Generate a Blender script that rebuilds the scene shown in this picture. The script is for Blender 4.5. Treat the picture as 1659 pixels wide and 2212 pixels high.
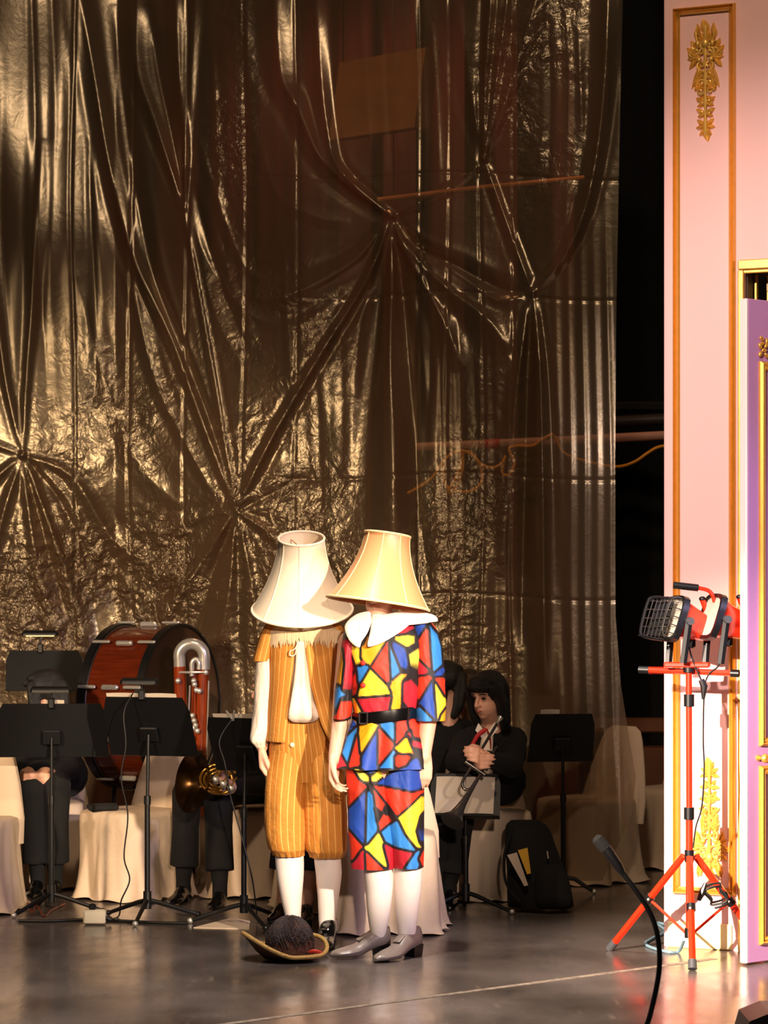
import bpy, math, random
import numpy as np
from mathutils import Matrix, Vector

random.seed(7)
rng = np.random.default_rng(7)
scene = bpy.context.scene
for o in list(bpy.data.objects):
    bpy.data.objects.remove(o)
col = scene.collection

# ------------------------------------------------------------------ camera
FPX, CX, HZ, EYE = 5210.0, 829.5, 1300.0, 1.46      # focal length in px, axis, horizon row, eye height
cam_d = bpy.data.cameras.new('camera')
cam = bpy.data.objects.new('camera', cam_d)
col.objects.link(cam)
cam.location = (0, 0, EYE)
cam.rotation_euler = (math.pi / 2, 0, 0)
cam_d.sensor_fit = 'HORIZONTAL'
cam_d.sensor_width = 36
cam_d.lens = 36 * FPX / 1659
cam_d.shift_y = (HZ - 1106) / 1659
cam_d.clip_end = 100
cam_d.dof.use_dof = True
cam_d.dof.focus_distance = 10.0
cam_d.dof.aperture_fstop = 7.0
scene.camera = cam

# ------------------------------------------------------------------ world, lights, exposure
w = bpy.data.worlds.new('world')
scene.world = w
w.use_nodes = True
w.node_tree.nodes['Background'].inputs[0].default_value = (1.0, 0.72, 0.5, 1)
w.node_tree.nodes['Background'].inputs[1].default_value = 0.022
scene.view_settings.view_transform = 'Standard'
scene.view_settings.look = 'None'
scene.view_settings.gamma = 1
scene.view_settings.exposure = 0.0
scene.view_settings.use_curve_mapping = False


def spot(name, loc, target, energy, color, angle, blend=0.5, radius=0.12):
    l = bpy.data.lights.new(name, 'SPOT')
    l.energy, l.color, l.spot_size, l.spot_blend, l.shadow_soft_size = energy, color, math.radians(angle), blend, radius
    o = bpy.data.objects.new(name, l)
    col.objects.link(o)
    o.location = loc
    o.rotation_euler = (Vector(target) - Vector(loc)).to_track_quat('-Z', 'Y').to_euler()
    return o


spot('stage_or_fill_spot', (3.4, 1.6, 2.9), (-0.2, 10.1, 0.95), 6300, (1.0, 0.80, 0.60), 11.5, 0.6, 0.08)
spot('stage_or_fill_spot', (-3.6, 1.8, 3.6), (1.6, 10.0, 0.35), 19000, (1.0, 0.80, 0.63), 14.5, 1.0, 0.06)
spot('stage_or_fill_spot', (-2.2, 1.8, 4.4), (1.75, 10.0, 2.2), 3800, (1.0, 0.79, 0.72), 21, 0.9, 0.10)  # added wash, only there to brighten the pink wall
spot('stage_or_fill_spot', (4.6, 5.0, 3.4), (0.0, 10.1, 1.1), 650, (0.72, 0.62, 1.0), 22, 0.5, 0.10)
spot('stage_or_fill_spot', (-4.2, 6.0, 2.9), (-1.3, 13.3, 0.95), 1900, (1.0, 0.72, 0.44), 36, 1.0, 0.25)
spot('stage_or_fill_spot', (0.0, 4.5, 7.5), (-1.0, 13.2, 2.6), 900, (1.0, 0.74, 0.50), 66, 0.7, 0.25)  # added high wash that lifts the whole plastic sheet
spot('stage_or_fill_spot', (0.7, 1.0, 2.7), (-0.15, 10.1, 0.85), 2300, (1.0, 0.78, 0.62), 11, 0.8, 0.10)  # added fill that evens out the light on the two performers
spot('overhead_floor_fill', (-0.4, 8.3, 6.8), (0.0, 8.5, 0.0), 2300, (1.0, 0.90, 0.80), 46, 1.0, 0.2)  # added downlight, placed overhead to brighten the front floor
spot('backstage_fill', (-0.4, 13.9, 5.6), (0.3, 14.6, 2.6), 150, (1.0, 0.55, 0.32), 120, 0.8, 0.2)  # added fill so drape, box and cord show through the sheet

# ------------------------------------------------------------------ coordinates


def P(px, py, Y):
    return np.array([(px - CX) * Y / FPX, Y, EYE - (py - HZ) * Y / FPX])


def floorY(py):
    return EYE * FPX / (py - HZ)


def F(px, py):
    return P(px, py, floorY(py))


# ------------------------------------------------------------------ materials
def lin(c):
    c = np.array(c, float) / 255
    return tuple(np.where(c <= 0.04045, c / 12.92, ((c + 0.055) / 1.055) ** 2.4)) + (1.0,)


MATS = {}


def mat(name, rgb, rough=0.6, metal=0.0, spec=0.5, vary=0.0, vscale=8.0, bump=0.0, bscale=60.0, emit=0.0, sheen=0.0, coat=0.0, stretch=(1, 1, 1)):
    m = bpy.data.materials.new(name)
    m.use_nodes = True
    nt = m.node_tree
    b = nt.nodes['Principled BSDF']
    b.inputs['Base Color'].default_value = lin(rgb)
    b.inputs['Roughness'].default_value = rough
    b.inputs['Metallic'].default_value = metal
    b.inputs['Specular IOR Level'].default_value = spec
    b.inputs['Coat Weight'].default_value = coat
    b.inputs['Sheen Weight'].default_value = sheen
    tc = nt.nodes.new('ShaderNodeTexCoord')
    mp = nt.nodes.new('ShaderNodeMapping')
    mp.inputs['Scale'].default_value = stretch
    nt.links.new(tc.outputs['Object'], mp.inputs['Vector'])
    if vary:
        n = nt.nodes.new('ShaderNodeTexNoise')
        n.inputs['Scale'].default_value = vscale
        n.inputs['Detail'].default_value = 4
        nt.links.new(mp.outputs[0], n.inputs['Vector'])
        r = nt.nodes.new('ShaderNodeValToRGB')
        c = np.array(lin(rgb)[:3])
        r.color_ramp.elements[0].position = 0.3
        r.color_ramp.elements[1].position = 0.7
        r.color_ramp.elements[0].color = tuple(c * (1 - vary)) + (1,)
        r.color_ramp.elements[1].color = tuple(np.minimum(c * (1 + vary), 1)) + (1,)
        nt.links.new(n.outputs['Fac'], r.inputs[0])
        nt.links.new(r.outputs[0], b.inputs['Base Color'])
    if bump:
        n2 = nt.nodes.new('ShaderNodeTexNoise')
        n2.inputs['Scale'].default_value = bscale
        n2.inputs['Detail'].default_value = 3
        nt.links.new(mp.outputs[0], n2.inputs['Vector'])
        bp = nt.nodes.new('ShaderNodeBump')
        bp.inputs['Strength'].default_value = bump
        bp.inputs['Distance'].default_value = 0.01
        nt.links.new(n2.outputs['Fac'], bp.inputs['Height'])
        nt.links.new(bp.outputs[0], b.inputs['Normal'])
    if emit:
        b.inputs['Emission Color'].default_value = lin(rgb)
        b.inputs['Emission Strength'].default_value = emit
    MATS[name] = m
    return m


# ------------------------------------------------------------------ mesh building
class MB:
    def __init__(s):
        s.v, s.f, s.n = [], [], 0

    def add(s, v, f):
        v = np.asarray(v, float).reshape(-1, 3)
        s.v.append(v)
        s.f += [tuple(int(i) + s.n for i in q) for q in f]
        s.n += len(v)
        return s

    def box(s, c, size, M=None):
        h = np.array(size) / 2
        v = np.array([[x, y, z] for x in (-1, 1) for y in (-1, 1) for z in (-1, 1)]) * h
        if M is not None:
            v = v @ np.array(M.to_3x3()).T
        return s.add(v + np.array(c), [(0, 1, 3, 2), (4, 6, 7, 5), (0, 4, 5, 1), (2, 3, 7, 6), (0, 2, 6, 4), (1, 5, 7, 3)])

    def bbox(s, c, size, bev=0.006, M=None):
        """box with chamfered vertical and horizontal edges (rounded slab)"""
        hx, hy, hz = np.array(size) / 2
        b = min(bev, hx * .9, hy * .9, hz * .9)
        rings = []
        for z, ins in ((-hz, b), (-hz + b, 0), (hz - b, 0), (hz, b)):
            x, y = hx - ins, hy - ins
            rings.append([[x, -y + b, z], [x, y - b, z], [x - b, y, z], [-x + b, y, z], [-x, y - b, z], [-x, -y + b, z], [-x + b, -y, z], [x - b, -y, z]])
        r = np.array(rings, float)
        if M is not None:
            r = r @ np.array(M.to_3x3()).T
        return s.rings(r + np.array(c))

    def rings(s, r, closed=True, caps=True):
        r = np.asarray(r, float)
        k, m = r.shape[:2]
        f = []
        for i in range(k - 1):
            for j in range(m if closed else m - 1):
                a, b = i * m + j, i * m + (j + 1) % m
                f.append((a, b, b + m, a + m))
        if caps and closed:
            f.append(tuple(range(m - 1, -1, -1)))
            f.append(tuple((k - 1) * m + j for j in range(m)))
        return s.add(r.reshape(-1, 3), f)

    def tube(s, pts, rad, n=10, caps=True, flat=None):
        pts = np.asarray(pts, float)
        k = len(pts)
        rad = np.full(k, rad) if np.isscalar(rad) else np.asarray(rad, float)
        t = np.gradient(pts, axis=0)
        t /= np.linalg.norm(t, axis=1)[:, None] + 1e-9
        a = np.array([0, 0, 1.]) if abs(t[0][2]) < 0.9 else np.array([0, 1., 0])
        u = a - t[0] * a.dot(t[0])
        u /= np.linalg.norm(u)
        rr = []
        th = np.linspace(0, 2 * math.pi, n, endpoint=False)
        for i in range(k):
            u = u - t[i] * u.dot(t[i])
            u /= np.linalg.norm(u) + 1e-9
            vv = np.cross(t[i], u)
            rr.append(pts[i] + rad[i] * (np.cos(th)[:, None] * u + np.sin(th)[:, None] * vv * (flat or 1)))
        return s.rings(rr, caps=caps)

    def lathe(s, prof, base=(0, 0, 0), axis=(0, 0, 1), n=24, caps=True):
        """prof: list of (radius, height) along axis"""
        ax = Vector(axis).normalized()
        q = np.array(Vector((0, 0, 1)).rotation_difference(ax).to_matrix())
        th = np.linspace(0, 2 * math.pi, n, endpoint=False)
        rr = [np.stack([r * np.cos(th), r * np.sin(th), np.full(n, h)], 1) @ q.T + np.array(base) for r, h in prof]
        return s.rings(rr, caps=caps)

    def ell(s, c, r, M=None, nu=16, nv=10):
        ph = np.linspace(0.02, math.pi - 0.02, nv)
        th = np.linspace(0, 2 * math.pi, nu, endpoint=False)
        r = np.array([r] * 3) if np.isscalar(r) else np.array(r)
        rr = np.array([np.stack([math.sin(p) * np.cos(th), math.sin(p) * np.sin(th), np.full(nu, -math.cos(p))], 1) * r for p in ph])
        if M is not None:
            rr = rr @ np.array(M.to_3x3()).T
        return s.rings(rr + np.array(c))

    def prism(s, poly, d, o=(0, 0, 0), ex=(1, 0, 0), ey=(0, 0, 1), bev=0):
        """2-D outline poly in plane (ex,ey) at o, thickness vector d"""
        p = np.asarray(poly, float)
        o, ex, ey, d = map(lambda q: np.asarray(q, float), (o, ex, ey, d))
        a = o + p[:, :1] * ex + p[:, 1:] * ey
        return s.rings([a, a + d])

    def chain(s, ch, n=12):
        for i, (p, r) in enumerate(ch):
            s.ell(p, r, nu=n, nv=8)
            if i:
                s.tube([ch[i - 1][0], p], [ch[i - 1][1], r], n)
        return s

    def grid(s, V, closed_u=False):
        k, m = V.shape[:2]
        return s.rings(V, closed=closed_u, caps=False)


ROOTM = {}


def finish(o, label=None, cat=None, group=None, kind=None):
    if label: o['label'] = label
    if cat: o['category'] = cat
    if group: o['group'] = group
    if kind: o['kind'] = kind
    return o


def thing(name, label, cat, loc=(0, 0, 0), rz=0.0, group=None):
    o = bpy.data.objects.new(name, None)
    col.objects.link(o)
    o.empty_display_size = 0.1
    o.location = tuple(float(q) for q in loc)
    o.rotation_euler = (0, 0, rz)
    ROOTM[o] = Matrix.Translation(o.location) @ Matrix.Rotation(rz, 4, 'Z')
    return finish(o, label, cat, group)


def obj(name, mb, m, parent=None, smooth=True, angle=40, local=False, remesh=0, smit=0, solid=0, flip=True):
    """links ONE mesh object; vertices are world coordinates unless local"""
    if isinstance(mb, MB):
        me = bpy.data.meshes.new(name)
        V = np.concatenate(mb.v)
        faces = mb.f
    else:
        V, faces = mb
        me = bpy.data.meshes.new(name)
    loc = None
    if not local:
        if parent is not None:
            Mi = np.array(ROOTM[parent].inverted())
            V = V @ Mi[:3, :3].T + Mi[:3, 3]
        else:
            loc = np.array([(V[:, 0].min() + V[:, 0].max()) / 2, (V[:, 1].min() + V[:, 1].max()) / 2, V[:, 2].min()])
            V = V - loc
    me.from_pydata(V.tolist(), [], faces)
    me.update()
    import bmesh
    if flip:
        bm = bmesh.new()
        bm.from_mesh(me)
        bmesh.ops.recalc_face_normals(bm, faces=bm.faces)
        bm.to_mesh(me)
        bm.free()
    o = bpy.data.objects.new(name, me)
    col.objects.link(o)
    if remesh or solid:
        if solid:
            md = o.modifiers.new('t', 'SOLIDIFY'); md.thickness = solid; md.offset = 0
        if remesh:
            md = o.modifiers.new('r', 'REMESH'); md.mode = 'VOXEL'; md.voxel_size = remesh
        if smit:
            sm = o.modifiers.new('s', 'SMOOTH'); sm.iterations = smit; sm.factor = 0.5
        dg = bpy.context.evaluated_depsgraph_get()
        m2 = bpy.data.meshes.new_from_object(o.evaluated_get(dg))
        o.modifiers.clear()
        o.data = m2
        bpy.data.meshes.remove(me)
        me = m2
        me.name = name
    if smooth:
        me.polygons.foreach_set('use_smooth', [True] * len(me.polygons))
        if not remesh:
            me.set_sharp_from_angle(angle=math.radians(angle))
    if m: me.materials.append(m)
    if parent is not None:
        o.parent = parent
        ROOTM[o] = ROOTM[parent]
    elif loc is not None:
        o.location = loc
        ROOTM[o] = Matrix.Translation(Vector(loc))
    return o


def copy_tree(o, parent=None):
    c = o.copy()
    col.objects.link(c)
    if parent is not None: c.parent = parent
    for ch in [x for x in bpy.data.objects if x.parent == o]:
        copy_tree(ch, c)
    return c


def smooth_curve(pts, n):
    pts = np.asarray(pts, float)
    t = np.linspace(0, len(pts) - 1, n)
    i = np.clip(t.astype(int), 0, len(pts) - 2)
    f = (t - i)[:, None]
    g = lambda k: pts[np.clip(k, 0, len(pts) - 1)]
    p0, p1, p2, p3 = g(i - 1), g(i), g(i + 1), g(i + 2)
    return 0.5 * (2 * p1 + (p2 - p0) * f + (2 * p0 - 5 * p1 + 4 * p2 - p3) * f ** 2 + (3 * p1 - p0 - 3 * p2 + p3) * f ** 3)


_PT = rng.random((256, 256))


def vnoise(x, y):
    xi, yi = np.floor(x).astype(int), np.floor(y).astype(int)
    fx, fy = x - xi, y - yi
    fx, fy = fx * fx * (3 - 2 * fx), fy * fy * (3 - 2 * fy)
    g = lambda a, b: _PT[a & 255, b & 255]
    return (g(xi, yi) * (1 - fx) + g(xi + 1, yi) * fx) * (1 - fy) + (g(xi, yi + 1) * (1 - fx) + g(xi + 1, yi + 1) * fx) * fy - 0.5


def fbm(x, y, o=4):
    r, a = 0, 1
    for k in range(o):
        r = r + a * vnoise(x + 17.3 * k, y + 5.1 * k)
        x, y, a = x * 2.03, y * 2.03, a * 0.5
    return r


# ------------------------------------------------------------------ palette
mat('black_cloth', (8, 7, 8), 0.9, bump=0.3, bscale=120)
mat('black_metal', (10, 10, 12), 0.45, metal=0.2)
mat('black_plastic', (13, 13, 15), 0.4)
mat('black_leather', (10, 9, 10), 0.18, coat=0.5)
mat('chrome', (215, 212, 205), 0.25, metal=0.65)
mat('dull_silver', (120, 115, 110), 0.3, metal=0.9)
mat('brass', (190, 140, 60), 0.25, metal=0.9)
mat('red_wood', (140, 54, 18), 0.22, coat=0.6, vary=0.35, vscale=9, stretch=(9, 9, 1))
mat('drum_wood', (92, 32, 10), 0.2, coat=0.7, vary=0.3, vscale=6, stretch=(1, 1, 14))
mat('drum_head', (58, 34, 17), 0.5)
mat('cover_cloth', (205, 182, 158), 0.85, bump=0.4, bscale=25)
mat('paper', (188, 174, 158), 0.8)
mat('skin', (224, 168, 140), 0.5, bump=0.08, bscale=150)
mat('hair_black', (9, 7, 7), 0.5, bump=0.6, bscale=90, stretch=(6, 6, 1))
mat('hair_brown', (66, 30, 15), 0.5, bump=0.6, bscale=90, stretch=(6, 6, 1))
mat('white_stocking', (238, 226, 220), 0.75, bump=0.1, bscale=200)
mat('white_cloth', (238, 218, 196), 0.8, bump=0.25, bscale=60)
mat('collar_white', (245, 236, 222), 0.75)
mat('fringe_cream', (232, 206, 165), 0.9)
mat('grey_shoe', (136, 122, 112), 0.4, coat=0.1)
mat('red_metal', (225, 44, 14), 0.32, coat=0.4)
mat('lamp_glass', (215, 205, 190), 0.12, spec=0.8)
mat('cable_black', (14, 13, 14), 0.5)
mat('cable_blue', (120, 150, 165), 0.5)
mat('cord_orange', (235, 155, 30), 0.5)
mat('hat_brown', (74, 40, 20), 0.85, vary=0.3, vscale=12, bump=0.4)
mat('gold_braid', (190, 150, 80), 0.6, bump=0.9, bscale=220)
mat('feather_dark', (38, 22, 18), 0.7, bump=0.6, bscale=140)
mat('red_trim', (190, 40, 22), 0.6)
mat('shade_cream', (246, 226, 196), 0.7, bump=0.12, bscale=260)
mat('shade_satin', (224, 158, 106), 0.38, bump=0.05, bscale=200)
mat('shade_trim', (246, 214, 160), 0.55)
mat('pink_wall', (238, 190, 186), 0.75, bump=0.03, bscale=30)
mat('purple_door', (186, 134, 190), 0.45)
mat('door_edge', (250, 232, 230), 0.5)
mat('gold', (226, 172, 74), 0.30, metal=0.6, vary=0.05, vscale=30)
mat('gold_paint', (226, 178, 86), 0.38, metal=0.4, vary=0.12, vscale=20)
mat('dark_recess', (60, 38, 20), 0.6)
mat('cream_panel', (246, 222, 160), 0.6)
mat('box_brown', (235, 148, 84), 0.7, vary=0.15)
mat('pipe_pink', (190, 140, 120), 0.6)
mat('wood_brown', (98, 56, 26), 0.6, vary=0.2)
mat('masking_black', (6, 5, 5), 0.95)
mat('ribbon_red', (185, 22, 18), 0.6)
mat('eye_dark', (16, 10, 8), 0.2)
mat('lip', (176, 92, 80), 0.5)
mat('ivory_plastic', (226, 216, 186), 0.5)
mat('skirt_black', (8, 7, 8), 0.9)
mat('lamp_warm', (255, 214, 140), 0.4, emit=2.5)
M = MATS

# ================================================================== SETTING
# ---- floor: black, scuffed, glossy stage floor
def floor_material():
    m = bpy.data.materials.new('stage_floor')
    m.use_nodes = True
    nt = m.node_tree
    b = nt.nodes['Principled BSDF']
    tc = nt.nodes.new('ShaderNodeTexCoord')

    def noise(scale, stretch, detail=5, rot=0.0):
        mp = nt.nodes.new('ShaderNodeMapping')
        mp.inputs['Scale'].default_value = stretch
        mp.inputs['Rotation'].default_value = (0, 0, rot)
        nt.links.new(tc.outputs['Object'], mp.inputs['Vector'])
        n = nt.nodes.new('ShaderNodeTexNoise')
        n.inputs['Scale'].default_value = scale
        n.inputs['Detail'].default_value = detail
        nt.links.new(mp.outputs[0], n.inputs['Vector'])
        return n

    def ramp(src, p0, p1, c0, c1):
        r = nt.nodes.new('ShaderNodeValToRGB')
        r.color_ramp.elements[0].position, r.color_ramp.elements[1].position = p0, p1
        r.color_ramp.elements[0].color, r.color_ramp.elements[1].color = c0, c1
        nt.links.new(src, r.inputs[0])
        return r
    base = ramp(noise(1.6, (1, 1, 1)).outputs['Fac'], 0.35, 0.7, lin((66, 59, 55)), lin((112, 102, 97)))
    sc = ramp(noise(26, (1, 0.16, 1), 3, 0.5).outputs['Fac'], 0.66, 0.74, (0, 0, 0, 1), (1, 1, 1, 1))
    mx = nt.nodes.new('ShaderNodeMixRGB')
    mx.inputs[2].default_value = lin((140, 126, 112))
    k = nt.nodes.new('ShaderNodeMath'); k.operation = 'MULTIPLY'; k.inputs[1].default_value = 0.35
    nt.links.new(sc.outputs[0], k.inputs[0])
    nt.links.new(k.outputs[0], mx.inputs[0])
    nt.links.new(base.outputs[0], mx.inputs[1])
    nt.links.new(mx.outputs[0], b.inputs['Base Color'])
    rg = ramp(noise(5, (1, 0.5, 1)).outputs['Fac'], 0.3, 0.75, (0.14,) * 3 + (1,), (0.34,) * 3 + (1,))
    nt.links.new(rg.outputs[0], b.inputs['Roughness'])
    bp = nt.nodes.new('ShaderNodeBump')
    bp.inputs['Strength'].default_value = 0.12
    bp.inputs['Distance'].default_value = 0.004
    nt.links.new(noise(30, (1, 0.35, 1)).outputs['Fac'], bp.inputs['Height'])
    nt.links.new(bp.outputs[0], b.inputs['Normal'])
    b.inputs['Specular IOR Level'].default_value = 0.9
    return m


finish(obj('floor', MB().box((0, 11.0, -0.05), (14, 11.0, 0.1)), floor_material(), smooth=False), 'scuffed glossy black stage floor', kind='structure')
# worn tape line on the floor
a, b_ = F(490, 2212), F(1440, 2085)
d = (b_ - a) / np.linalg.norm(b_ - a)
nrm = np.array([-d[1], d[0], 0]) * 0.016
a = a - d * 0.8
b_ = b_ + d * 0.28
tape = MB()
tape.rings([[a - nrm, a + nrm, a + nrm + (0, 0, .0012), a - nrm + (0, 0, .0012)], [b_ - nrm, b_ + nrm, b_ + nrm + (0, 0, .0012), b_ - nrm + (0, 0, .0012)]])
mat('tape_grey', (140, 126, 112), 0.6, vary=0.45, vscale=30)
finish(obj('floor_tape', tape, M['tape_grey'], smooth=False), 'long worn pale tape line across the stage floor in front of the performers', 'tape')

# ---- dark red drape behind everything (folds) and black masking to the right
def drape(name, x0, x1, Y, z1, m, amp, per, seed, label):
    nx, nz = int((x1 - x0) * 40), 8
    xs = np.linspace(x0, x1, nx)
    zs = np.linspace(0.0, z1, nz)
    X, Z = np.meshgrid(xs, zs)
    ph = X * 2 * math.pi / per + 2.0 * np.sin(X * 1.7 + seed)
    Yv = Y + amp * np.sin(ph) * (0.85 + 0.15 * np.cos(Z)) + 0.3 * amp * np.sin(ph * 2.1 + Z * 0.2)
    o = obj(name, MB().grid(np.stack([X, Yv, Z], 2)), m, solid=0.004)
    return finish(o, label, kind='structure')


mat('drape_red', (72, 25, 15), 0.95, bump=0.2, bscale=100)
drape('wall_back', -5.5, 1.40, 15.0, 6.5, M['drape_red'], 0.10, 0.34, 0.4, 'dark red stage drape behind the plastic sheet')
drape('wall_masking', 1.30, 5.5, 15.6, 6.5, M['masking_black'], 0.08, 0.4, 1.4, 'black masking drape in the dark wing')

# ---- the pink set wall with its doorway
WX, WY, WDX, WDY = 1.193, 10.21, 0.925, -0.379
WRZ = math.atan2(WDY, WDX)


def wall_s(px):
    k = (px - CX) / FPX
    return (k * WY - WX) / (WDX - k * WDY)


def wall_z(px, py):
    Y = WY + WDY * wall_s(px)
    return EYE - (py - HZ) * Y / FPX


def W(px, py):
    return wall_s(px), wall_z(px, py)


WM = Matrix.Translation((WX, WY, 0)) @ Matrix.Rotation(WRZ, 4, 'Z')
TH = 0.035
s0 = wall_s(1607); s1 = s0 + 0.95; ztop = wall_z(1612, 583); ZW = 4.7


def wobj(name, mb, m, parent, **k):
    return obj(name, mb, m, parent, local=True, **k)


wb = MB()
wb.box((s0 / 2, TH / 2, ZW / 2), (s0, TH, ZW))
wb.box(((s0 + s1) / 2, TH / 2, (ztop + ZW) / 2), (s1 - s0, TH, ZW - ztop))
wb.box((s1 + 0.3, TH / 2, ZW / 2), (0.6, TH, ZW))
wall = obj('wall_right', wb, M['pink_wall'], local=True, smooth=False)
wall.matrix_world = WM
ROOTM[wall] = WM
finish(wall, 'tall pale pink set wall with gilded moulding and doorway', kind='structure')

PROF = [(0, 0), (0.0, 0.008), (0.25, 0.017), (0.45, 0.010), (0.6, 0.014), (0.85, 0.007), (1.0, 0.005), (1.0, 0)]


def strip(p, q, inward, width, m, parent, name='moulding_strip', y0=0.0, depth=1.0):
    """mitred moulding from p to q (outer corners, wall plane), profile running inward"""
    p, q, inward = map(lambda t: np.array(t, float), (p, q, inward))
    dr = (q - p) / np.linalg.norm(q - p)
    r0, r1 = [], []
    for t, h in PROF:
        a_ = p + (inward + dr) * t * width
        b2 = q + (inward - dr) * t * width
        r0.append([a_[0], y0 - h * depth, a_[1]])
        r1.append([b2[0], y0 - h * depth, b2[1]])
    return wobj(name, MB().rings([r0, r1]), m, parent, smooth=False)


def frame(name, l, r, t, b, width, m, parent, y0=0.0, depth=1.0):
    fr = bpy.data.objects.new(name, None)
    col.objects.link(fr)
    fr.parent = parent
    ROOTM[fr] = ROOTM[parent]
    strip((l, b), (l, t), (1, 0), width, m, fr, y0=y0, depth=depth)
    strip((r, t), (r, b), (-1, 0), width, m, fr, y0=y0, depth=depth)
    strip((l, t), (r, t), (0, -1), width, m, fr, y0=y0, depth=depth)
    strip((r, b), (l, b), (0, 1), width, m, fr, y0=y0, depth=depth)
    return fr


frame('panel_moulding', wall_s(1455), wall_s(1590), wall_z(1522, 14), wall_z(1522, 1932), 0.029, M['gold'], wall, depth=2.0)


# gilded carved ornament: stem, leaf pairs and scrolls
def ornament(cx, zt, H, Wd, flip=False):
    mb = MB()
    sg = -1 if flip else 1

    def pt(u, v, h):        # u: -1..1 across, v: 0..1 downwards
        return np.array([cx + u * Wd / 2, -h, zt - sg * v * H])

    def leaf(u, v, ang, L, wd, h=0.010, mir=1):
        n = 7
        ts = np.linspace(0, 1, n)
        dirv = np.array([math.cos(ang), 0, -sg * math.sin(ang)])
        sd = np.array([-dirv[2], 0, dirv[0]])
        c = pt(u, v, 0)
        rr = []
        for t in ts:
            wv = 1.5 * wd * math.sin(math.pi * (0.08 + 0.9 * t)) ** 0.8
            hh = h * (0.3 + math.sin(math.pi * min(1, 0.15 + 0.8 * t)))
            bend = sd * mir * L * 0.18 * t * t
            o_ = c + dirv * L * 1.2 * t + bend
            rr.append([o_ - sd * wv, o_ - sd * wv * .4 + (0, -hh, 0), o_ + (0, -hh * .55, 0), o_ + sd * wv * .4 + (0, -hh, 0), o_ + sd * wv])
        mb.rings(rr)

    def scroll(u, v, r, turn, start, hand):
        t = np.linspace(0, 1, 18)
        an = start + hand * turn * 2 * math.pi * t
        rad = 1.35 * r * (1 - 0.75 * t)
        c = pt(u, v, 0.006)
        pts = c + np.stack([rad * np.cos(an), -0.004 * t, -sg * rad * np.sin(an)], 1)
        mb.tube(pts, 0.0062 * (1 - .4 * t), 6)
    # stem
    mb.tube([pt(0, v, .008) for v in np.linspace(0.05, 0.98, 14)], [0.007 + 0.004 * math.sin(i * 2.3) for i in range(14)], 8)
    leaf(0, .12, -math.pi / 2, .055, .014)
    leaf(0, .88, math.pi / 2, .06, .013)
    mb.ell(pt(0, .20, .010), (.018, .012, .022))
    for k in range(7):
        a_ = math.pi + math.pi * k / 6
        leaf(0, .17, a_, .036, .008, .008)
    for sgn in (-1, 1):
        A = (lambda a_: a_ if sgn > 0 else math.pi - a_)
        for (u, v, an, L, wd) in ((.35, .13, -1.25, .048, .009), (.5, .16, -1.45, .05, .010), (.45, .30, -.55, .055, .013), (.3, .30, .3, .05, .014),
                                  (.55, .24, -.9, .04, .010), (.5, .31, 1.1, .05, .011), (.25, .36, 1.35, .10, .012), (.32, .40, 1.5, .09, .011),
                                  (.1, .42, .9, .04, .010), (.1, .47, .3, .035, .010), (.08, .52, .9, .045, .010), (.06, .57, .2, .04, .009),
                                  (.06, .585, -.7, .035, .008), (.06, .64, .7, .035, .009), (.06, .69, -.35, .038, .009), (.06, .70, .5, .03, .008),
                                  (.06, .78, -.3, .036, .009), (.06, .79, .55, .028, .008), (.05, .88, -.45, .036, .009), (.05, .89, .35, .034, .009), (.05, .92, 1.0, .03, .008)):
            leaf(sgn * u, v, A(an), L * .92, wd * .85, .012, sgn)
        scroll(sgn * .55, .22, .022, 1.1, math.pi / 2, sgn)
        scroll(sgn * .62, .27, .018, 1.2, 0 if sgn > 0 else math.pi, sgn)
        scroll(sgn * .3, .26, .016, 1.2, math.pi, -sgn)
        scroll(sgn * .25, .46, .014, 1.0, 0, sgn)
        scroll(sgn * .28, .60, .012, 1.0, 0, -sgn)
        scroll(sgn * .22, .38, .016, 1.1, math.pi / 2, -sgn)
        scroll(sgn * .24, .53, .012, 1.1, 0, sgn)
        scroll(sgn * .2, .69, .010, 1.0, 0, sgn)
        scroll(sgn * .2, .78, .009, 1.0, 0, -sgn)
        mb.ell(pt(sgn * .42, .20, .010), (.010, .010, .016))
        mb.ell(pt(sgn * .34, .335, .010), (.012, .010, .012))
        mb.tube(smooth_curve([pt(sgn * .15, .24, .008), pt(sgn * .5, .15, .01), pt(sgn * .48, .05, .008)], 8), .004, 6)
    return mb


wobj('carved_ornament', ornament((wall_s(1487) + wall_s(1562)) / 2, wall_z(1524, 44), (wall_z(1524, 44) - wall_z(1524, 300)), wall_s(1562) - wall_s(1487)), M['gold_paint'], wall)
wobj('carved_ornament', ornament((wall_s(1500) + wall_s(1566)) / 2, wall_z(1533, 1905), (wall_z(1533, 1640) - wall_z(1533, 1905)), (wall_s(1572) - wall_s(1494)), True), M['gold_paint'], wall)

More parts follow.
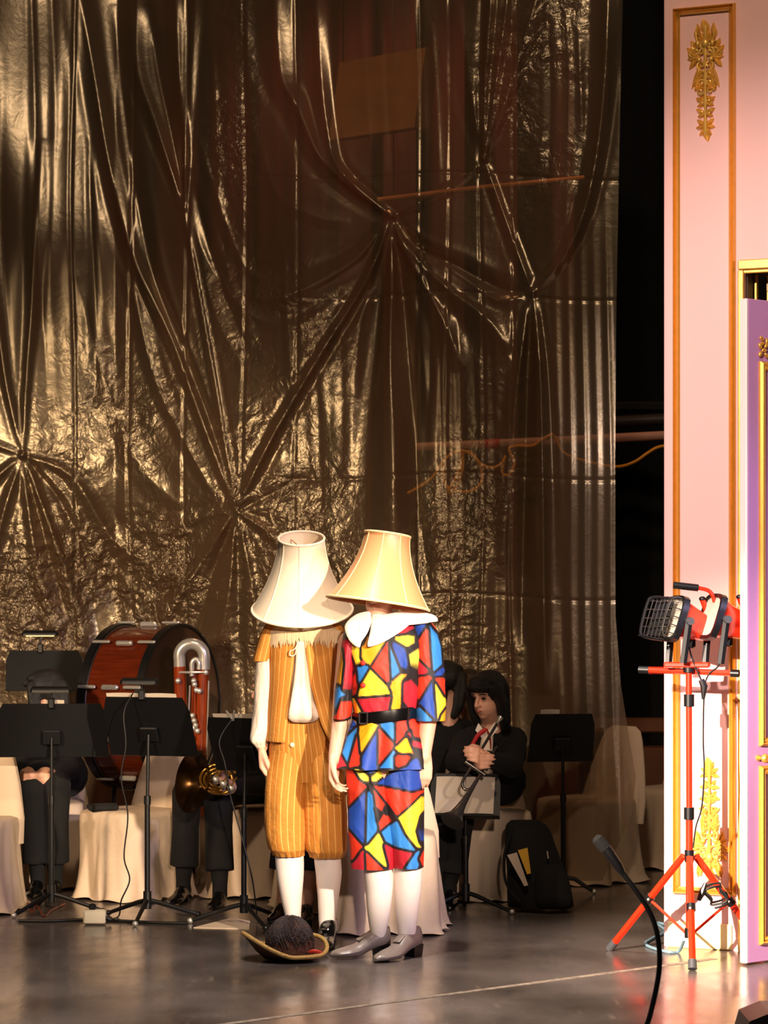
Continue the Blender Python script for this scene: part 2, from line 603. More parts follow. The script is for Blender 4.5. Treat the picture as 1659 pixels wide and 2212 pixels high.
# door casing: front strip, stepped reveals, lintel
zc = wall_z(1612, 562)
cas = bpy.data.objects.new('door_casing', None); col.objects.link(cas); cas.parent = wall; ROOTM[cas] = WM
sc0 = wall_s(1596)
wobj('jamb', MB().bbox(((sc0 + s0) / 2, -0.008, ztop / 2), (s0 - sc0 + .004, 0.016, ztop), .004), M['gold_paint'], cas, smooth=False)
wobj('lintel', MB().bbox(((sc0 + s1) / 2, -0.010, (zc + ztop) / 2), (s1 - sc0, 0.02, zc - ztop), .004), M['gold_paint'], cas, smooth=False)
wobj('lintel_step', MB().bbox(((sc0 + s1) / 2 + .01, -0.004, ztop - .008), (s1 - sc0, 0.012, .016), .004), M['gold'], cas, smooth=False)
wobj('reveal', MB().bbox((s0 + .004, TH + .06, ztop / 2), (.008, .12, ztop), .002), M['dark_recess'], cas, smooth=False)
wobj('inner_jamb', MB().bbox((s0 + .018, TH + .11, ztop / 2), (.012, .03, ztop), .003), M['gold'], cas, smooth=False)
wobj('inner_jamb', MB().bbox((s0 + .062, TH + .16, ztop / 2), (.018, .03, ztop), .003), M['gold_paint'], cas, smooth=False)
wobj('inner_lintel', MB().bbox(((s0 + s1) / 2 + .03, TH + .13, ztop - .055), (s1 - s0 - .06, .05, .06), .012), M['cream_panel'], cas, smooth=False)
wobj('inner_panel', MB().bbox(((s0 + s1) / 2 + .06, TH + .21, (ztop - .03) / 2), (s1 - s0 - .02, .02, ztop - .03), .004), M['cream_panel'], cas, smooth=False)
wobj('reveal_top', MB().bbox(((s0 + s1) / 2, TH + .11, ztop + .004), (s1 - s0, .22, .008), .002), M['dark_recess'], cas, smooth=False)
# skirting
wobj('skirting_board', MB().bbox((s0 / 2 - .02, -0.006, 0.055), (s0 - .06, 0.012, 0.11), .004), M['cream_panel'], wall, smooth=False)
wobj('end_edge', MB().bbox((-.004, TH / 2, ZW / 2), (.008, TH, ZW), .002), M['pink_wall'], wall, smooth=False)

# ---- purple door leaf standing open towards the audience
dY = floorY(2085)
D0 = P(1605.5, 2085, dY)
drz = math.radians(38)
DM = Matrix.Translation((D0[0], D0[1], 0)) @ Matrix.Rotation(drz, 4, 'Z')
dz = P(1605, 645, dY)[2]
door = obj('door_1', MB().bbox((0.34, 0.0, dz / 2 + .004), (0.66, 0.034, dz - .008), .003), M['purple_door'], local=True, smooth=False)
door.matrix_world = DM; ROOTM[door] = DM
finish(door, 'open lilac door leaf with gilded panel mouldings at the right edge', kind='structure')
wobj('door_edge', MB().bbox((0.004, 0.0, dz / 2 + .004), (0.012, 0.036, dz - .008), .003), M['door_edge'], door, smooth=False)


def doorframe(py0, py1):
    z0_, z1_ = P(1640, py0, dY + .02)[2], P(1640, py1, dY + .02)[2]
    f_ = frame('panel_moulding', 0.072, 0.60, z0_, z1_, 0.034, M['gold'], door, y0=-0.017, depth=1.1)
    return f_


doorframe(780, 1612); doorframe(1655, 2042)
om = MB()
for k in range(9):
    an = k * 0.7
    c = np.array([0.092 + 0.020 * math.cos(an), -0.024, P(1645, 735 + (k % 3) * 13, dY)[2] + .012 * math.sin(an)])
    om.ell(c, (.008, .007, .013), Matrix.Rotation(an, 4, 'Y'))
wobj('carved_ornament', om, M['gold'], door)
kz = P(1645, 1638, dY)[2]
kn = wobj('door_knob', MB().lathe([(.012, 0), (.012, .006), (.006, .010), (.006, .025), (.016, .032), (.019, .042), (.013, .052), (.002, .055)], (0.066, -0.017, kz), (0, -1, 0), 16), M['gold'], door)

# ================================================================== PLASTIC SHEET
def curt(u, v):
    t = np.clip((u - 250) / 1090, 0, 1)
    Y = 13.5 - 1.27 * t
    return (u - CX) / FPX * Y, Y, EYE - (v - HZ) * Y / FPX


CR = []


def curtain_mesh():
    NU, NV = 460, 620
    uu = np.linspace(0, 1, NU)
    vv = np.linspace(-230, 1901, NV)
    Uq, V = np.meshgrid(uu, vv)
    redge = np.interp(V, [-230, 0, 600, 1000, 1330, 1480, 1600, 1680, 1760, 1901], [1352, 1346, 1335, 1328, 1331, 1343, 1362, 1375, 1364, 1300])
    U = -330 + Uq * (redge + 330)
    H = np.zeros_like(U)
    rid = [  # polyline, amplitude m, half width px at start, at end
        ([(845, 468), (760, 410), (690, 340), (640, 230), (603, 150), (592, -60)], .075, 7, 20), ([(845, 468), (760, 400), (722, 350), (705, 280), (690, 150), (676, -60)], .07, 5, 15),
        ([(845, 468), (846, 600), (842, 800), (850, 1000), (848, 1200)], .11, 7, 42), ([(845, 468), (795, 600), (700, 760), (600, 930), (513, 1105)], .085, 5, 9),
        ([(845, 468), (770, 560), (670, 625), (590, 650), (540, 640)], .06, 6, 22), ([(845, 468), (805, 600), (775, 720), (765, 860)], .045, 5, 24),
        ([(845, 468), (900, 560), (960, 620), (1050, 690), (1100, 760)], .06, 6, 22), ([(845, 468), (885, 560), (955, 690), (1000, 800)], .05, 5, 16),
        ([(845, 468), (900, 530), (980, 570), (1080, 620), (1150, 632)], -.05, 6, 16), ([(845, 468), (825, 640), (800, 900), (790, 1160)], -.05, 4, 22),
        ([(845, 468), (870, 620), (890, 850), (905, 1100), (930, 1300)], -.07, 4, 22),
        ([(1045, 345), (1095, 480), (1150, 632)], .05, 6, 8), ([(1045, 345), (1046, 200), (1062, -60)], .07, 4, 9), ([(1045, 345), (1070, 180), (1100, -60)], .06, 4, 10),
        ([(1045, 345), (1090, 220), (1140, 60), (1170, -60)], .06, 5, 18), ([(1045, 345), (1015, 200), (985, 0)], .04, 5, 18), ([(1045, 345), (1000, 390), (930, 430), (845, 468)], .035, 7, 7),
        ([(1150, 632), (1142, 780), (1136, 1000), (1128, 1400)], -.075, 5, 14), ([(1150, 632), (1166, 800), (1172, 1100), (1178, 1500)], .08, 5, 16),
        ([(1150, 632), (1225, 540), (1275, 400), (1302, 200), (1312, -60)], .085, 6, 16), ([(1150, 632), (1120, 800), (1100, 1000), (1085, 1250)], .05, 5, 18),
        ([(1150, 632), (1080, 650), (1000, 600), (940, 560)], .03, 6, 16),
        ([(398, 450), (400, 330), (384, 150), (372, -60)], .07, 5, 14), ([(398, 450), (335, 270), (290, 130), (285, -60)], .06, 6, 16), ([(398, 450), (405, 250), (420, -60)], .05, 5, 12),
        ([(398, 450), (372, 300), (340, 150), (318, 0)], -.09, 5, 26), ([(398, 450), (425, 600), (470, 850), (513, 1105)], .06, 6, 7),
        ([(513, 1105), (440, 920), (370, 730), (290, 560), (235, 350), (205, 180), (165, -60)], .085, 6, 17), ([(513, 1105), (450, 900), (345, 640), (300, 450), (270, 250), (240, 0)], -.06, 5, 20),
        ([(513, 1105), (480, 1150), (400, 1270), (340, 1370)], .07, 5, 22), ([(513, 1105), (465, 1230), (425, 1350), (400, 1450)], -.07, 4, 20), ([(513, 1105), (500, 1250), (470, 1420)], .07, 4, 18),
        ([(513, 1105), (515, 1250), (520, 1500)], -.05, 4, 12), ([(513, 1105), (545, 1260), (565, 1450)], .06, 4, 18), ([(513, 1105), (620, 1170), (700, 1180)], .05, 4, 18), ([(513, 1105), (600, 1060), (680, 1020)], -.05, 4, 18),
        ([(513, 1105), (430, 1120), (330, 1160)], .03, 5, 20), ([(513, 1105), (580, 1150), (640, 1260)], .04, 4, 18),
        ([(52, 985), (110, 1130), (165, 1300), (190, 1450)], .09, 5, 18), ([(52, 985), (80, 1200), (130, 1400)], .06, 5, 18), ([(52, 985), (95, 1150), (140, 1330)], -.06, 4, 14),
        ([(52, 985), (160, 1030), (260, 1180), (420, 1255)], .07, 6, 24), ([(52, 985), (130, 1080), (200, 1220), (290, 1330)], -.06, 5, 18), ([(52, 985), (60, 800), (75, 600), (90, 300)], .05, 5, 16), ([(52, 985), (10, 800), (-20, 500), (-30, 100)], .06, 6, 18), ([(52, 985), (0, 1150), (-60, 1400)], .07, 6, 20), ([(52, 985), (-80, 900), (-160, 600), (-200, 0)], .08, 6, 22), ([(52, 985), (-60, 1080), (-200, 1200)], .06, 6, 22),
        ([(415, 480), (470, 600), (560, 690), (660, 700), (740, 620)], .025, 10, 12), ([(400, 440), (470, 690), (560, 820), (640, 800)], .02, 12, 14),
        ([(430, 300), (520, 560), (600, 610), (650, 600)], .025, 10, 10), ([(415, 380), (460, 560), (520, 720), (545, 790)], -.04, 10, 12),
        ([(560, 300), (600, 420), (680, 470), (760, 480)], .02, 10, 12), ([(280, 560), (330, 800), (400, 950), (470, 1080)], .05, 12, 10), ([(170, 600), (220, 800), (300, 1000), (400, 1100)], .04, 18, 18),
    ]
    for x in (1205, 1232, 1262, 1290, 1318):
        rid.append(([(x - 8, 300 + (x % 7) * 60), (x, 900), (x + 4, 1400), (x + 18, 1850)], .011 + .003 * (x % 5), 6, 9))
    for x, y0, y1 in ((960, 700, 1700), (1000, 640, 1650), (1035, 760, 1500), (1070, 700, 1500), (1100, 900, 1700), (930, 500, 1000), (690, 700, 1150), (740, 560, 1100), (625, 500, 1000), (470, 100, 520), (525, 0, 420), (790, 0, 330), (840, 0, 420), (945, 60, 420), (905, 0, 300), (1190, 0, 420), (1230, 0, 330), (1260, 60, 480), (80, -200, 900), (120, -200, 700), (205, 300, 900)):
        rid.append(([(x - 12, y0), (x, (y0 + y1) / 2), (x + random.uniform(-15, 25), y1)], random.choice((-1, 1)) * random.uniform(.012, .026), 5, 11))
    for pl, amp, w0, w1 in rid:
        if pl[0] in ((845, 468), (1150, 632), (1045, 345)): amp, w0, w1 = amp * 1.7, w0 * 1.3, w1 * 1.2
        pl = smooth_curve(pl, max(10, len(pl) * 4))
        seg = np.linalg.norm(np.diff(pl, axis=0), axis=1)
        cum = np.concatenate([[0], np.cumsum(seg)])
        L = cum[-1]
        lo, hi = pl.min(0) - 3.2 * max(w0, w1), pl.max(0) + 3.2 * max(w0, w1)
        msk = (U > lo[0]) & (U < hi[0]) & (V > lo[1]) & (V < hi[1])
        if not msk.any(): continue
        u_, v_ = U[msk], V[msk]
        best = np.full(u_.shape, 1e9); tt = np.zeros_like(u_); side = np.zeros_like(u_)
        for i in range(len(pl) - 1):
            dx, dy = pl[i + 1] - pl[i]
            t = np.clip(((u_ - pl[i][0]) * dx + (v_ - pl[i][1]) * dy) / (seg[i] ** 2 + 1e-9), 0, 1)
            ex, ey = u_ - (pl[i][0] + t * dx), v_ - (pl[i][1] + t * dy)
            dd = np.hypot(ex, ey)
            better = dd < best
            best = np.where(better, dd, best); tt = np.where(better, (cum[i] + t * seg[i]) / L, tt)
            side = np.where(better, np.sign(ex * dy - ey * dx), side)
        wd = w0 + (w1 - w0) * tt
        env = np.clip(tt * 6, 0.15, 1) ** 0.7 * np.clip((1 - tt) * 5, 0, 1) ** 0.6
        q = best / wd
        H[msk] += .50 * amp * env * (np.exp(-1.25 * np.sqrt((q * np.where(side > 0, 1.6, 0.75)) ** 2 + .05)) - 0.18 * np.exp(-((q - 2.0) / .8) ** 2))
    # broad irregular billow, crumpled zones
    H += 0.16 * fbm(U / 290, V / 520, 2)
    zone = lambda x, y, rx, ry: np.exp(-((U - x) / rx) ** 2 - ((V - y) / ry) ** 2)
    cr = 1.6 * zone(280, 1340, 340, 190) + .8 * zone(640, 1000, 130, 260) + .9 * zone(1180, 190, 110, 200) + .5 * zone(1030, 1150, 120, 420) + .6 * zone(510, 250, 60, 240) + .5 * zone(540, 700, 110, 110) + .35 * zone(250, 900, 160, 150)
    cr = np.clip(cr * (.75 + 1.6 * fbm(U / 120 + 9, V / 120 + 3, 2)), 0, 1)
    H += cr * (0.026 * fbm(U / 30 + V / 60, V / 26, 3) + 0.008 * np.abs(fbm(U / 16, V / 12 + U / 40, 2)))
    CR.append(cr)
    # packing creases of the sheet: sharp vertical valleys
    for x in (160, 283, 402, 527, 640, 905, 968, 1040, 1105):
        xx = x + 5 * np.sin(V / 210 + x)
        H -= 0.012 * np.exp(-((U - xx) / 3.0) ** 2)
        H += 0.006 * np.exp(-(np.abs(U - xx) / 22))
    for y in (380, 640, 1030, 1290):
        H -= 0.006 * np.exp(-((V - y - 8 * np.sin(U / 90)) / 3.5) ** 2) * (U > 560)
    X, Y, Z = curt(U, V)
    Z = np.maximum(Z, 0.004)
    V3 = np.stack([X, Y - H, Z], 2)
    return MB().grid(V3)


def plastic_material():
    m = bpy.data.materials.new('clear_plastic_sheet')
    m.use_nodes = True
    nt = m.node_tree
    nt.nodes.remove(nt.nodes['Principled BSDF'])
    out = nt.nodes['Material Output']
    tc = nt.nodes.new('ShaderNodeTexCoord')
    mp = nt.nodes.new('ShaderNodeMapping'); mp.inputs['Scale'].default_value = (1, 1, 1.0)
    nt.links.new(tc.outputs['Object'], mp.inputs['Vector'])

    def noise(scale, detail, dist, st=None):
        n = nt.nodes.new('ShaderNodeTexNoise')
        n.inputs['Scale'].default_value, n.inputs['Detail'].default_value, n.inputs['Distortion'].default_value = scale, detail, dist
        nt.links.new(mp.outputs[0], n.inputs['Vector'])
        return n
    n1, n2, nm = noise(14, 3, 1.2), noise(45, 3, 0.8), noise(2.0, 2, 0.5)
    at = nt.nodes.new('ShaderNodeAttribute'); at.attribute_name = 'crumple'
    mk = nt.nodes.new('ShaderNodeMapRange'); mk.inputs[1].default_value = 0.0; mk.inputs[2].default_value = 1.0; mk.inputs[3].default_value = 0.05; mk.inputs[4].default_value = 1.0
    nt.links.new(at.outputs['Fac'], mk.inputs[0])
    b1 = nt.nodes.new('ShaderNodeBump'); b1.inputs['Distance'].default_value = 0.03
    nt.links.new(mk.outputs[0], b1.inputs['Strength'])
    nt.links.new(n1.outputs['Fac'], b1.inputs['Height'])
    b2 = nt.nodes.new('ShaderNodeBump'); b2.inputs['Distance'].default_value = 0.008
    nt.links.new(mk.outputs[0], b2.inputs['Strength'])
    nt.links.new(n2.outputs['Fac'], b2.inputs['Height'])
    nt.links.new(b1.outputs[0], b2.inputs['Normal'])
    tr = nt.nodes.new('ShaderNodeBsdfTransparent'); tr.inputs[0].default_value = (0.80, 0.74, 0.66, 1)
    df = nt.nodes.new('ShaderNodeBsdfDiffuse'); df.inputs[0].default_value = lin((118, 98, 76))
    gl = nt.nodes.new('ShaderNodeBsdfGlossy'); gl.inputs[0].default_value = (1.0, 0.84, 0.60, 1); gl.inputs['Roughness'].default_value = 0.30
    nt.links.new(b2.outputs[0], gl.inputs['Normal']); nt.links.new(b2.outputs[0], df.inputs['Normal'])
    m1 = nt.nodes.new('ShaderNodeMixShader'); m1.inputs[0].default_value = 0.34
    nt.links.new(tr.outputs[0], m1.inputs[1]); nt.links.new(df.outputs[0], m1.inputs[2])
    m2 = nt.nodes.new('ShaderNodeMixShader'); m2.inputs[0].default_value = 0.14
    nt.links.new(m1.outputs[0], m2.inputs[1]); nt.links.new(gl.outputs[0], m2.inputs[2])
    nt.links.new(m2.outputs[0], out.inputs['Surface'])
    return m


sheet = obj('plastic_sheet', curtain_mesh(), plastic_material(), angle=180, flip=False)
sheet.data.attributes.new('crumple', 'FLOAT', 'POINT').data.foreach_set('value', CR[0].ravel().astype(np.float32))
finish(sheet, 'huge crumpled translucent plastic sheet hung in swags behind the orchestra', 'curtain')

# ---- things seen through or beside the sheet
q = [P(733, 135, 13.7), P(920, 102, 13.7), P(895, 275, 13.7), P(710, 303, 13.7)]
back = [p + np.array([.09, .28, .05]) for p in q]
lsb = thing('hanging_box', 'slanted brown wooden box hanging behind the plastic sheet', 'box', q[3])
obj('cabinet', MB().rings([q, back]), M['box_brown'], lsb, smooth=False)
for e_ in (q[0], q[1]):
    obj('hanging_wire', MB().tube([e_ + (0.02, .12, -.02), e_ + (0.02, .12, 2.2)], .004, 6), M['black_metal'], lsb)
hrl = thing('hanging_rail', 'thin slanted brown rail behind the upper plastic sheet', 'rail', P(1040, 405, 14.0))
obj('bar', MB().tube([P(815, 432, 14.0), P(1040, 405, 14.0), P(1262, 384, 14.0)], .014, 8), M['box_brown'], hrl)
for u_, v_ in ((850, 428), (1225, 387)):
    obj('hanging_wire', MB().tube([P(u_, v_, 14.0), P(u_, v_, 14.0) + (0, 0, 2.6)], .003, 6), M['black_metal'], hrl)
pp = thing('gallery_railing', 'wing railing with pink pipe, dark rail and black ledge beside the sheet', 'railing', (1.95, 14.55, 0))
pi_ = obj('pipe', MB().tube([P(900, 966, 14.4), P(1230, 951, 14.4), P(1560, 934, 14.4)], .026, 12), M['pipe_pink'], pp)
obj('red_tape', MB().tube([P(1048, 960, 14.4), P(1078, 958.5, 14.4)], .030, 12), M['ribbon_red'], pi_)
dk = mat('rail_dark', (40, 32, 28), 0.5)
obj('dark_rail', MB().tube([P(1250, 915, 14.5), P(1560, 900, 14.5)], .035, 12), dk, pp)
obj('ledge_board', MB().bbox(P(1430, 880, 14.7), (1.1, .2, .05), .008), M['masking_black'], pp, smooth=False)
obj('post', MB().bbox((1.95, 14.55, 1.4), (.08, .22, 2.8), .006), M['masking_black'], pp, smooth=False)
cp = [(880, 1066), (905, 1052), (935, 1030), (960, 995), (985, 975), (1012, 978), (1035, 1000), (1042, 1035), (1025, 1058), (995, 1062), (965, 1050), (958, 1020), (965, 990), (985, 977), (1000, 985), (998, 1020), (980, 1060), (968, 1064),
      (975, 1050), (992, 1015), (1002, 978), (1020, 980), (1040, 1003), (1065, 1010), (1085, 1000), (1092, 985), (1085, 1020), (1100, 1025), (1112, 1000), (1100, 970), (1120, 963), (1150, 963), (1170, 950), (1195, 937), (1180, 945), (1200, 945), (1215, 975), (1245, 990), (1290, 1002), (1335, 1008), (1370, 998), (1400, 978), (1425, 965), (1470, 960)]
pts = np.array([P(a_, b2, 14.365 + 0.008 * math.sin(i * 1.3)) for i, (a_, b2) in enumerate(cp)])
finish(obj('extension_cord', MB().tube(smooth_curve(pts, 240), .0085, 8), M['cord_orange']), 'orange extension cord looped and tied along the pipe behind the sheet', 'cord')
sg_ = thing('warning_tube', 'small red tube with grey end deep in the dark wing', 'tube', P(1405, 1460, 14.6))
obj('red_body', MB().tube([P(1402, 1448, 14.6), P(1460, 1448, 14.6)], .022, 12), mat('red_glow', (230, 50, 40), .5, emit=.35), sg_)
obj('grey_end', MB().tube([P(1382, 1447, 14.6), P(1402, 1448, 14.6)], .022, 12), mat('grey_blue', (90, 90, 105), .5), sg_)
finish(obj('wooden_beam', MB().bbox(P(1390, 1566, 14.72), (1.0, .12, .085), .008), M['wood_brown'], smooth=False), 'brown wooden beam low in the dark wing', 'beam')
lb = MB().bbox((1.62, 14.6, .292), (.52, .3, .58), .01)
finish(obj('wooden_crate', lb, M['wood_brown'], smooth=False), 'dark brown crate behind the covered chair at the wing', 'crate')

# ================================================================== FIGURE TOOLS
def hand(mb, wv, d, n, t, sc=1.0, curl=0.45, spread=0.1):
    """palm and five fingers: wrist wv, finger direction d, palm normal n (fingers curl to it), thumb side t"""
    wv, d, n, t = [np.array(x, float) for x in (wv, d, n, t)]
    d /= np.linalg.norm(d); t -= d * t.dot(d); t /= np.linalg.norm(t)
    n -= d * n.dot(d); n -= t * n.dot(t); n /= np.linalg.norm(n)
    for k, (off, L, r) in enumerate(((0.030, .074, .0088), (0.011, .082, .0092), (-0.009, .076, .0088), (-0.028, .060, .0078))):
        b = wv + t * off * .55 * sc
        kn = wv + d * .088 * sc + t * off * sc
        mb.chain([(b, .017 * sc), (wv + d * .05 * sc + t * off * .9 * sc, .0155 * sc), (kn, .0125 * sc)], 10)
        p, a, dd = kn, 0.15, d + t * off * spread * 20
        ch = [(kn, .0115 * sc)]
        for sgm, (fr, bend) in enumerate(((.45, curl * .8), (.32, curl * 1.1), (.23, curl * .7))):
            a += bend + 0.06 * k
            p = p + (dd / np.linalg.norm(dd) * math.cos(a) + n * math.sin(a)) * L * fr * sc
            ch.append((p, r * sc * (1 - .10 * (sgm + 1))))
        mb.chain(ch, 8)
    tb = wv + d * .022 * sc + t * .022 * sc + n * .004
    mb.chain([(tb, .016 * sc), (tb + d * .030 * sc + t * .020 * sc + n * .012, .0125 * sc), (tb + d * .058 * sc + t * .024 * sc + n * .022, .0105 * sc), (tb + d * .078 * sc + t * .018 * sc + n * .030, .0085 * sc)], 9)


def face_head(mb, c, f, up, sc=1.0, ears=True):
    """skull, jaw, nose, brow, ears, lips as volumes; c head centre, f facing"""
    c, f, up = [np.array(x, float) for x in (c, f, up)]
    f /= np.linalg.norm(f); up -= f * up.dot(f); up /= np.linalg.norm(up); r = np.cross(f, up)
    R = Matrix(((r[0], f[0], up[0]), (r[1], f[1], up[1]), (r[2], f[2], up[2])))
    p = lambda x, y, z: c + (r * x + f * y + up * z) * sc
    mb.ell(p(0, -.012, .022), np.array((.074, .094, .092)) * sc, R)
    mb.ell(p(0, .018, -.045), np.array((.060, .068, .070)) * sc, R)
    mb.ell(p(0, .050, -.088), np.array((.026, .024, .022)) * sc, R)
    mb.chain([(p(0, .082, .012), .009 * sc), (p(0, .098, -.014), .010 * sc), (p(0, .104, -.028), .0125 * sc)], 8)
    for s in (-1, 1):
        mb.ell(p(s * .012, .094, -.030), np.array((.009, .009, .007)) * sc, R, 8, 6)
        mb.chain([(p(s * .014, .083, .024), .008 * sc), (p(s * .045, .070, .026), .008 * sc)], 8)
        if ears: mb.ell(p(s * .076, -.010, -.008), np.array((.010, .020, .032)) * sc, R)
    mb.chain([(p(-.018, .080, -.055), .007 * sc), (p(0, .087, -.053), .008 * sc), (p(.018, .080, -.055), .007 * sc)], 8)
    mb.chain([(p(-.014, .078, -.066), .007 * sc), (p(0, .083, -.067), .0085 * sc), (p(.014, .078, -.066), .007 * sc)], 8)
    return p, R


class Px:
    """plane of photo coordinates at one depth (a fixed scale for a figure)"""

    def __init__(s, Y): s.Y = Y; s.s = FPX / Y
    def p(s, px, py, dy=0.0): return np.array([(px - CX) / s.s, s.Y + dy, EYE - (py - HZ) / s.s])
    def px(s, V): return CX + V[:, 0] * s.s, HZ + (EYE - V[:, 2]) * s.s


def hloft(pl, rings, nth, nz, fold=None, power=2.3, wrinkle=0.0, seed=0.0):
    """garment as horizontal rings: (row, left px, right px, half depth m, depth offset m)"""
    R = smooth_curve(np.array(rings, float), nz)
    th = np.linspace(0, 2 * math.pi, nth, endpoint=False)
    out = np.zeros((nz, nth, 3))
    c, s = np.cos(th), np.sin(th)
    sc = (np.abs(c) ** power + np.abs(s) ** power) ** (-1 / power)
    for i in range(nz):
        py, l, r, ry, dy = R[i]
        rx = (r - l) / 2 / pl.s
        k = 1 + (fold(th, i / (nz - 1)) if fold else 0)
        if wrinkle:
            zz = EYE - (py - HZ) / pl.s
            dv_ = fbm(c * 2.2 + s * .9 + seed + zz * 3, s * 1.7 + zz * 11 + seed, 3)
            k = k + wrinkle * (1 - 2.6 * np.abs(dv_)) + wrinkle * .5 * np.sin(th * 3 + zz * 30 + seed)
        out[i, :, 0] = ((l + r) / 2 - CX) / pl.s + rx * c * sc * k
        out[i, :, 1] = pl.Y + dy + ry * s * sc * k
        out[i, :, 2] = EYE - (py - HZ) / pl.s
    return out


def uvmap(o, pl_scale=1.0):
    pass


# ---- lampshade: bell of separate curved panels between ribs
def lampshade(name, label, cx, cy, Y, axis_tilt_x, axis_tilt_fwd, H, r0, r1, panels, m_panel, m_rib, phase, belly=0.5):
    pl = Px(Y)
    base = pl.p(cx, cy)
    root = thing(name, label, 'lampshade', base)
    Rm = Matrix.Rotation(axis_tilt_x, 4, 'Y') @ Matrix.Rotation(axis_tilt_fwd, 4, 'X')
    R3 = np.array(Rm.to_3x3())
    ts = np.linspace(0, 1, 16)
    prof = lambda t: r0 + (r1 - r0) * (1 - (1 - t) ** (1 + belly)) if True else 0

    def pt(a, t, dr=0.0, sag=0.0):
        r = (prof(t) + dr) * (1 - sag)
        return R3 @ np.array([r * math.cos(a), r * math.sin(a), (t - .5) * H]) + base
    for k in range(panels):
        a0, a1 = phase + 2 * math.pi * k / panels, phase + 2 * math.pi * (k + 1) / panels
        g = np.array([[pt(a0 + (a1 - a0) * j / 8, t, 0, .045 * math.sin(math.pi * j / 8) * (.35 + t * 0)) for j in range(9)] for t in ts])
        obj('panel', MB().grid(g), m_panel, root, solid=.0022)
        obj('rib', MB().tube([pt(a0, t, .0012) for t in ts], .0024, 6), m_rib, root)
    th = np.linspace(0, 2 * math.pi, 49)
    for nm, t in (('bottom_rim', 0), ('top_rim', 1)):
        obj(nm, MB().tube([pt(a + phase, t, .001) for a in th], .0055, 8, caps=False), m_rib, root)
    # spider fitting inside the top
    sp = MB()
    for a in (0, 2.1, 4.2):
        sp.tube([pt(a, .90, -.006), R3 @ np.array([0, 0, .36 * H]) + base], .0022, 6)
    obj('spider_fitting', sp, M['brass'], root)
    return root


# ---- shoe: sole, heel and upper lofted along its length
def shoe(name, heel, toe, m, parent, hgt=.075, wid=.042, heel_h=.035, ankle=.0, tongue=False, lab=None):
    heel, toe = np.array(heel, float), np.array(toe, float)
    dv = toe - heel; dv[2] = 0
    L = np.linalg.norm(dv); dv /= L
    sd = np.array([-dv[1], dv[0], 0])
    th = np.linspace(0, 2 * math.pi, 20, endpoint=False)

    def prof(t):
        wv = wid * np.interp(t, [0, .08, .25, .5, .72, .9, 1.0], [.45, .72, .78, .80, 1.0, .70, .12])
        top = np.interp(t, [0, .06, .25, .42, .6, .8, .95, 1.0], [hgt * .95, hgt * 1.0, hgt * .98, hgt * .86, hgt * .60, hgt * .42, hgt * .30, hgt * .16])
        lift = np.interp(t, [0, .3, .55, 1.0], [heel_h, heel_h * .75, .004, .008])
        return wv, top, lift
    rr = []
    for t in np.linspace(0, 1, 22):
        wv, top, lift = prof(t)
        c = heel + dv * L * t
        ring = []
        for a in th:
            x = math.copysign(abs(math.cos(a)) ** .7, math.cos(a)) * wv
            z = lift + (top / 2) * (1 + math.copysign(abs(math.sin(a)) ** .8, math.sin(a)))
            if math.sin(a) > 0: x *= 1 - .35 * math.sin(a)
            ring.append([c[0] + sd[0] * x, c[1] + sd[1] * x, z + heel[2]])
        rr.append(ring)
    root = obj(name, MB().rings(rr), m, parent)
    if lab: root['label'] = lab
    hb = heel + dv * .035
    obj('heel', MB().rings([[hb + sd * wid * .62 * s1 * k + dv * .030 * s2 * k + (0, 0, z) for s1, s2 in ((-1, -1), (1, -1), (1, 1), (-1, 1))] for z, k in ((0.001, .85), (heel_h + .01, 1.0))]), M['black_leather'] if m is M['black_leather'] else M['black_plastic'], root, smooth=False)
    if tongue:
        c = heel + dv * L * .46
        obj('tongue', MB().bbox(c + np.array([0, 0, hgt * .98]), (.036, .05, .006), .002, Matrix.Rotation(math.atan2(dv[1], dv[0]) - math.pi / 2, 4, 'Z') @ Matrix.Rotation(-.5, 4, 'X')), m, root)
    return root


